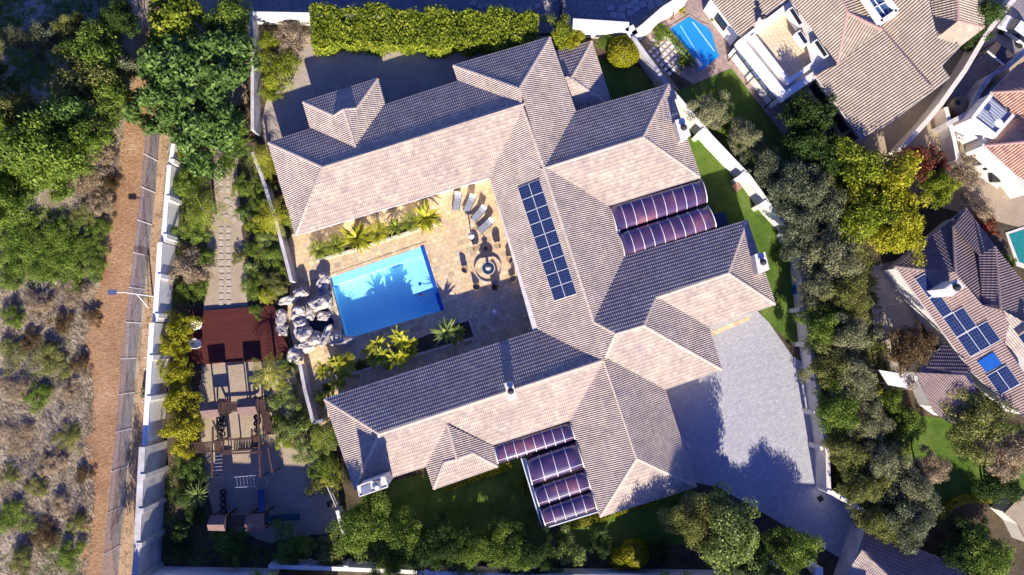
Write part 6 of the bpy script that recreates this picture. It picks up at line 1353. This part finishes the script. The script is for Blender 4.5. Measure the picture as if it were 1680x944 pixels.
def slats(root, a, b, c_, d_, z, n, name='slatted_bridge', m=None):
    A, B, Cx, D = P(*a, z), P(*b, z), P(*c_, z), P(*d_, z); mb = MB()
    for i in range(n+1): s = i/n; mb.beam(A.lerp(B, s), D.lerp(Cx, s), .09, .05)
    mb.beam(A, B, .1); mb.beam(D, Cx, .1); part(mb, name, m or M['wood'], root)
    for p in (A, B, Cx, D): q = MB(); q.beam(p, (p.x, p.y, 0), .09); part(q, 'post', M['wood'], root)
pu = thing('climbing_frame', 'dark timber climbing frame with two small roofs nearer the red deck', 'climbing frame', tuple(P(390, 690, 0)))
tower_roof(pu, (330,662), (360,658), (333,686), (361,684), 3.0, .55, M['woodroof']); tower_roof(pu, (392,655), (421,652), (392,681), (423,680), 3.0, .55, M['woodroof'])
slats(pu, (362,662), (392,659), (393,674), (364,677), 2.4, 12); slats(pu, (425,657), (434,656), (436,673), (427,674), 2.2, 5, 'ladder'); slats(pu, (303,729), (348,725), (349,741), (305,744), 1.8, 18, 'slatted_bridge'); slats(pu, (412,717), (426,716), (427,733), (413,735), 1.8, 7, 'slatted_bridge')
slats(pu, (352,724), (362,724), (363,742), (353,742), 2.0, 7, 'platform'); slats(pu, (384,722), (412,720), (413,738), (385,740), 1.9, 10, 'net_bridge'); slats(pu, (428,676), (440,676), (448,712), (436,713), 1.5, 10, 'ramp')
mb = MB()
for a, b in (((349,727),(349,700)),((362,722),(413,719)),((366,741),(414,738)),((424,681),(427,783)),((349,690),(362,722)),((366,722),(366,741)),((413,704),(413,720)),((348,742),(348,783)),((440,735),(447,775)),((362,745),(430,742))): mb.beam(P(*a, 2.2), P(*b, 2.2), .15)
part(mb, 'top_beam', M['wood'], pu)
for p in ((349,727),(362,722),(413,719),(366,741),(427,783),(348,783),(447,775)): q = MB(); c = P(*p, 2.2); q.beam(c, (c.x, c.y, 0), .1); part(q, 'post', M['wood'], pu)
mb = MB()
for i in range(7): a = P(348.5, 749+i*5.8, 1.9-.15*i); b_ = P(365, 748+i*5.8, 1.9-.15*i); mb.tube(a, b_, .025)
part(mb, 'ladder_rungs', M['steel'], pu)
mb = MB()
for i in range(6): mb.tube(P(388+i*5.6, 783, 1.8), P(390+i*5.6, 799, 1.8), .025)
mb.tube(P(384,783,1.8), P(420,780,1.8), .03); mb.tube(P(386,800,1.8), P(422,798,1.8), .03); part(mb, 'monkey_bars', M['steel'], pu)
mb = MB(); pr = None
for k in range(9):
    t = k/8*math.pi; p = P(430+9*math.sin(t), 780+24*k/8, .5+1.2*math.sin(t))
    if pr: mb.tube(pr, p, .035)
    pr = p
part(mb, 'arched_rail', M['steel'], pu)
lo_ = thing('climbing_frame', 'dark timber climbing frame with two small roofs in the deep shade below', 'climbing frame', tuple(P(390, 850, 0)))
tower_roof(lo_, (345,846), (371,845), (342,871), (370,872), 3.0, .55, M['woodroof']); tower_roof(lo_, (405,845), (434,842), (404,872), (434,871), 3.0, .55, M['woodroof']); slats(lo_, (371,848), (405,846), (405,862), (371,864), 2.2, 12)
def slide(a, b, z, label, m):
    A, B = P(*a, z), P(*b, .25); d = Vector((B.x-A.x, B.y-A.y, 0)).normalized(); n = Vector((-d.y, d.x, 0)); root = thing('slide', label, 'slide', (B.x, B.y, 0)); mb = MB(); K = 12; L_ = [];
    for k in range(K+1):
        s = k/K; p = A.lerp(B, s); p.z = .2+(z-.2)*(1-s)**1.3; L_.append(p)
    for p, q in zip(L_, L_[1:]):
        for (u0, h0, u1, h1) in ((-.27,.16,-.24,.02),(-.24,.02,.24,.02),(.24,.02,.27,.16)): mb.add([p+n*u0+Vector((0,0,h0)), q+n*u0+Vector((0,0,h0)), q+n*u1+Vector((0,0,h1)), p+n*u1+Vector((0,0,h1))], [(0,1,2,3)])
    o = part(mb, 'chute', m, root); so = o.modifiers.new('thick', 'SOLIDIFY'); so.thickness = .03
    q = MB(); q.beam(L_[3], (L_[3].x, L_[3].y, 0), .08); part(q, 'support', M['wood'], root)
slide((430,840), (428,803), 1.5, 'straight blue slide coming up from the lower climbing frame', M['bluepl'])
slide((437,851), (492,848), 1.5, 'dark teal slide pointing right from the lower climbing frame', mat('teal_plastic', (0.02,0.10,0.11), .35))
def tyre_(px, z, label, group='tyres hung in two rows under the climbing frame'):
    c = P(*px, z); n, k = 20, 8; mb = MB(); vs = []
    for i in range(n):
        a = 2*math.pi*i/n
        for j in range(k): b = 2*math.pi*j/k; r = .24+.085*math.cos(b); vs.append((r*math.cos(a), r*math.sin(a), .085*math.sin(b)))
    mb.add(vs, [(i*k+j, ((i+1) % n)*k+j, ((i+1) % n)*k+(j+1) % k, i*k+(j+1) % k) for i in range(n) for j in range(k)]); o = mb.build('tyre', M['tyre'], None, smooth=True); o.location = c; o.rotation_euler = (.25, .1, 0); tag(o, label, 'tyre', group)
for k, p in enumerate(((363,685),(362,694),(363,703),(365,712))): tyre_(p, .5+.02*k, ['top','second','third','bottom'][k]+' black tyre in the left row under the upper climbing frame')
for k, p in enumerate(((421,685),(421,695),(422,706),(419,655))): tyre_(p, .5+.02*k, ['upper','middle','lower','hidden top'][k]+' black tyre in the right row under the upper climbing frame')
for k, p in enumerate(((366,808),(366,818),(366,828),(367,838))): tyre_(p, .3+.02*k, ['top','second','third','bottom'][k]+' black tyre in the row above the lower climbing frame')
# small service items
def box_thing(name, px, size, h, label, cat, m, rot=0, z=0.02, lidm=None):
    c = P(*px, h); root = thing(name, label, cat, (c.x, c.y, z), None, R(rot)); mb = MB(); mb.box((-size[0]/2, -size[1]/2, 0), (size[0]/2, size[1]/2, h*.88)); mb.build('box_body', m, root, bevel=.03)
    mb = MB(); mb.box((-size[0]/2-.03, -size[1]/2-.03, h*.88), (size[0]/2+.03, size[1]/2+.03, h)); mb.build('lid', lidm or m, root, bevel=.02)
box_thing('drain_box', (1209,307), (.75,.75), .12, 'square terracotta drain box on the bright lawn beside the wall', 'drain cover', mat('terracotta', (0.35,0.2,0.14), .9), 35)
box_thing('pump_box', (1183,360), (1.1,1.3), .9, 'dark blue equipment box behind the barrel vaulted roof', 'equipment box', mat('blue_grey_metal', (0.05,0.08,0.16), .4), 17)
box_thing('rubbish_bin', (1309,475), (.55,.9), 1.0, 'blue bin against the eastern wall', 'bin', M['bluepl'], 4)
box_thing('drain_cover', (1346,818), (.5,.5), .05, 'dark square drain cover at the end of the driveway', 'drain cover', M['frame'], 30, z=.03)
box_thing('drain_cover', (541,827), (.5,.5), .05, 'dark square drain by the play area gate', 'drain cover', M['frame'], 20, z=.03)
box_thing('pillar_cap', (1282,938), (.7,.7), 2.3, 'white square wall pillar left of the driveway bottom', 'pillar', M['white'])
box_thing('pillar_cap', (1344,938), (.7,.7), 2.3, 'white square wall pillar right of the driveway bottom', 'pillar', M['white'])
armchair((1250,153), (1262,140), 'white garden chair under the neighbour glass canopy', z=.03, m=M['whitemetal'], group=None, cat='chair')
c = P(1108, 22, .5); o = thing('bicycle', 'dark bicycle leaning near the top white wall by the neighbour pool', 'bicycle', (c.x, c.y, .03), None, R(60))
for x in (-.45, .45):
    mb = MB(); pr = None
    for i in range(17):
        a = 2*math.pi*i/16; p = Vector((x+.32*math.cos(a), .1+.1*math.sin(a), .34+.32*math.sin(a)))
        if pr: mb.tube(pr, p, .025, n=5)
        pr = p
    mb.build('wheel', M['tyre'], o)
mb = MB()
for a, b in (((-.45,.1,.34),(-.1,.12,.34)),((-.1,.12,.34),(.35,.2,.8)),((-.1,.12,.34),(-.2,.2,.85)),((-.2,.2,.8),(.35,.2,.8)),((.35,.2,.85),(.45,.1,.34)),((.3,0,.95),(.3,.4,.95))): mb.tube(a, b, .02, n=6)
mb.build('frame', M['frame'], o); mb = MB(); mb.box((-.32,.14,.86),(-.1,.26,.9)); mb.build('saddle', M['frame'], o)
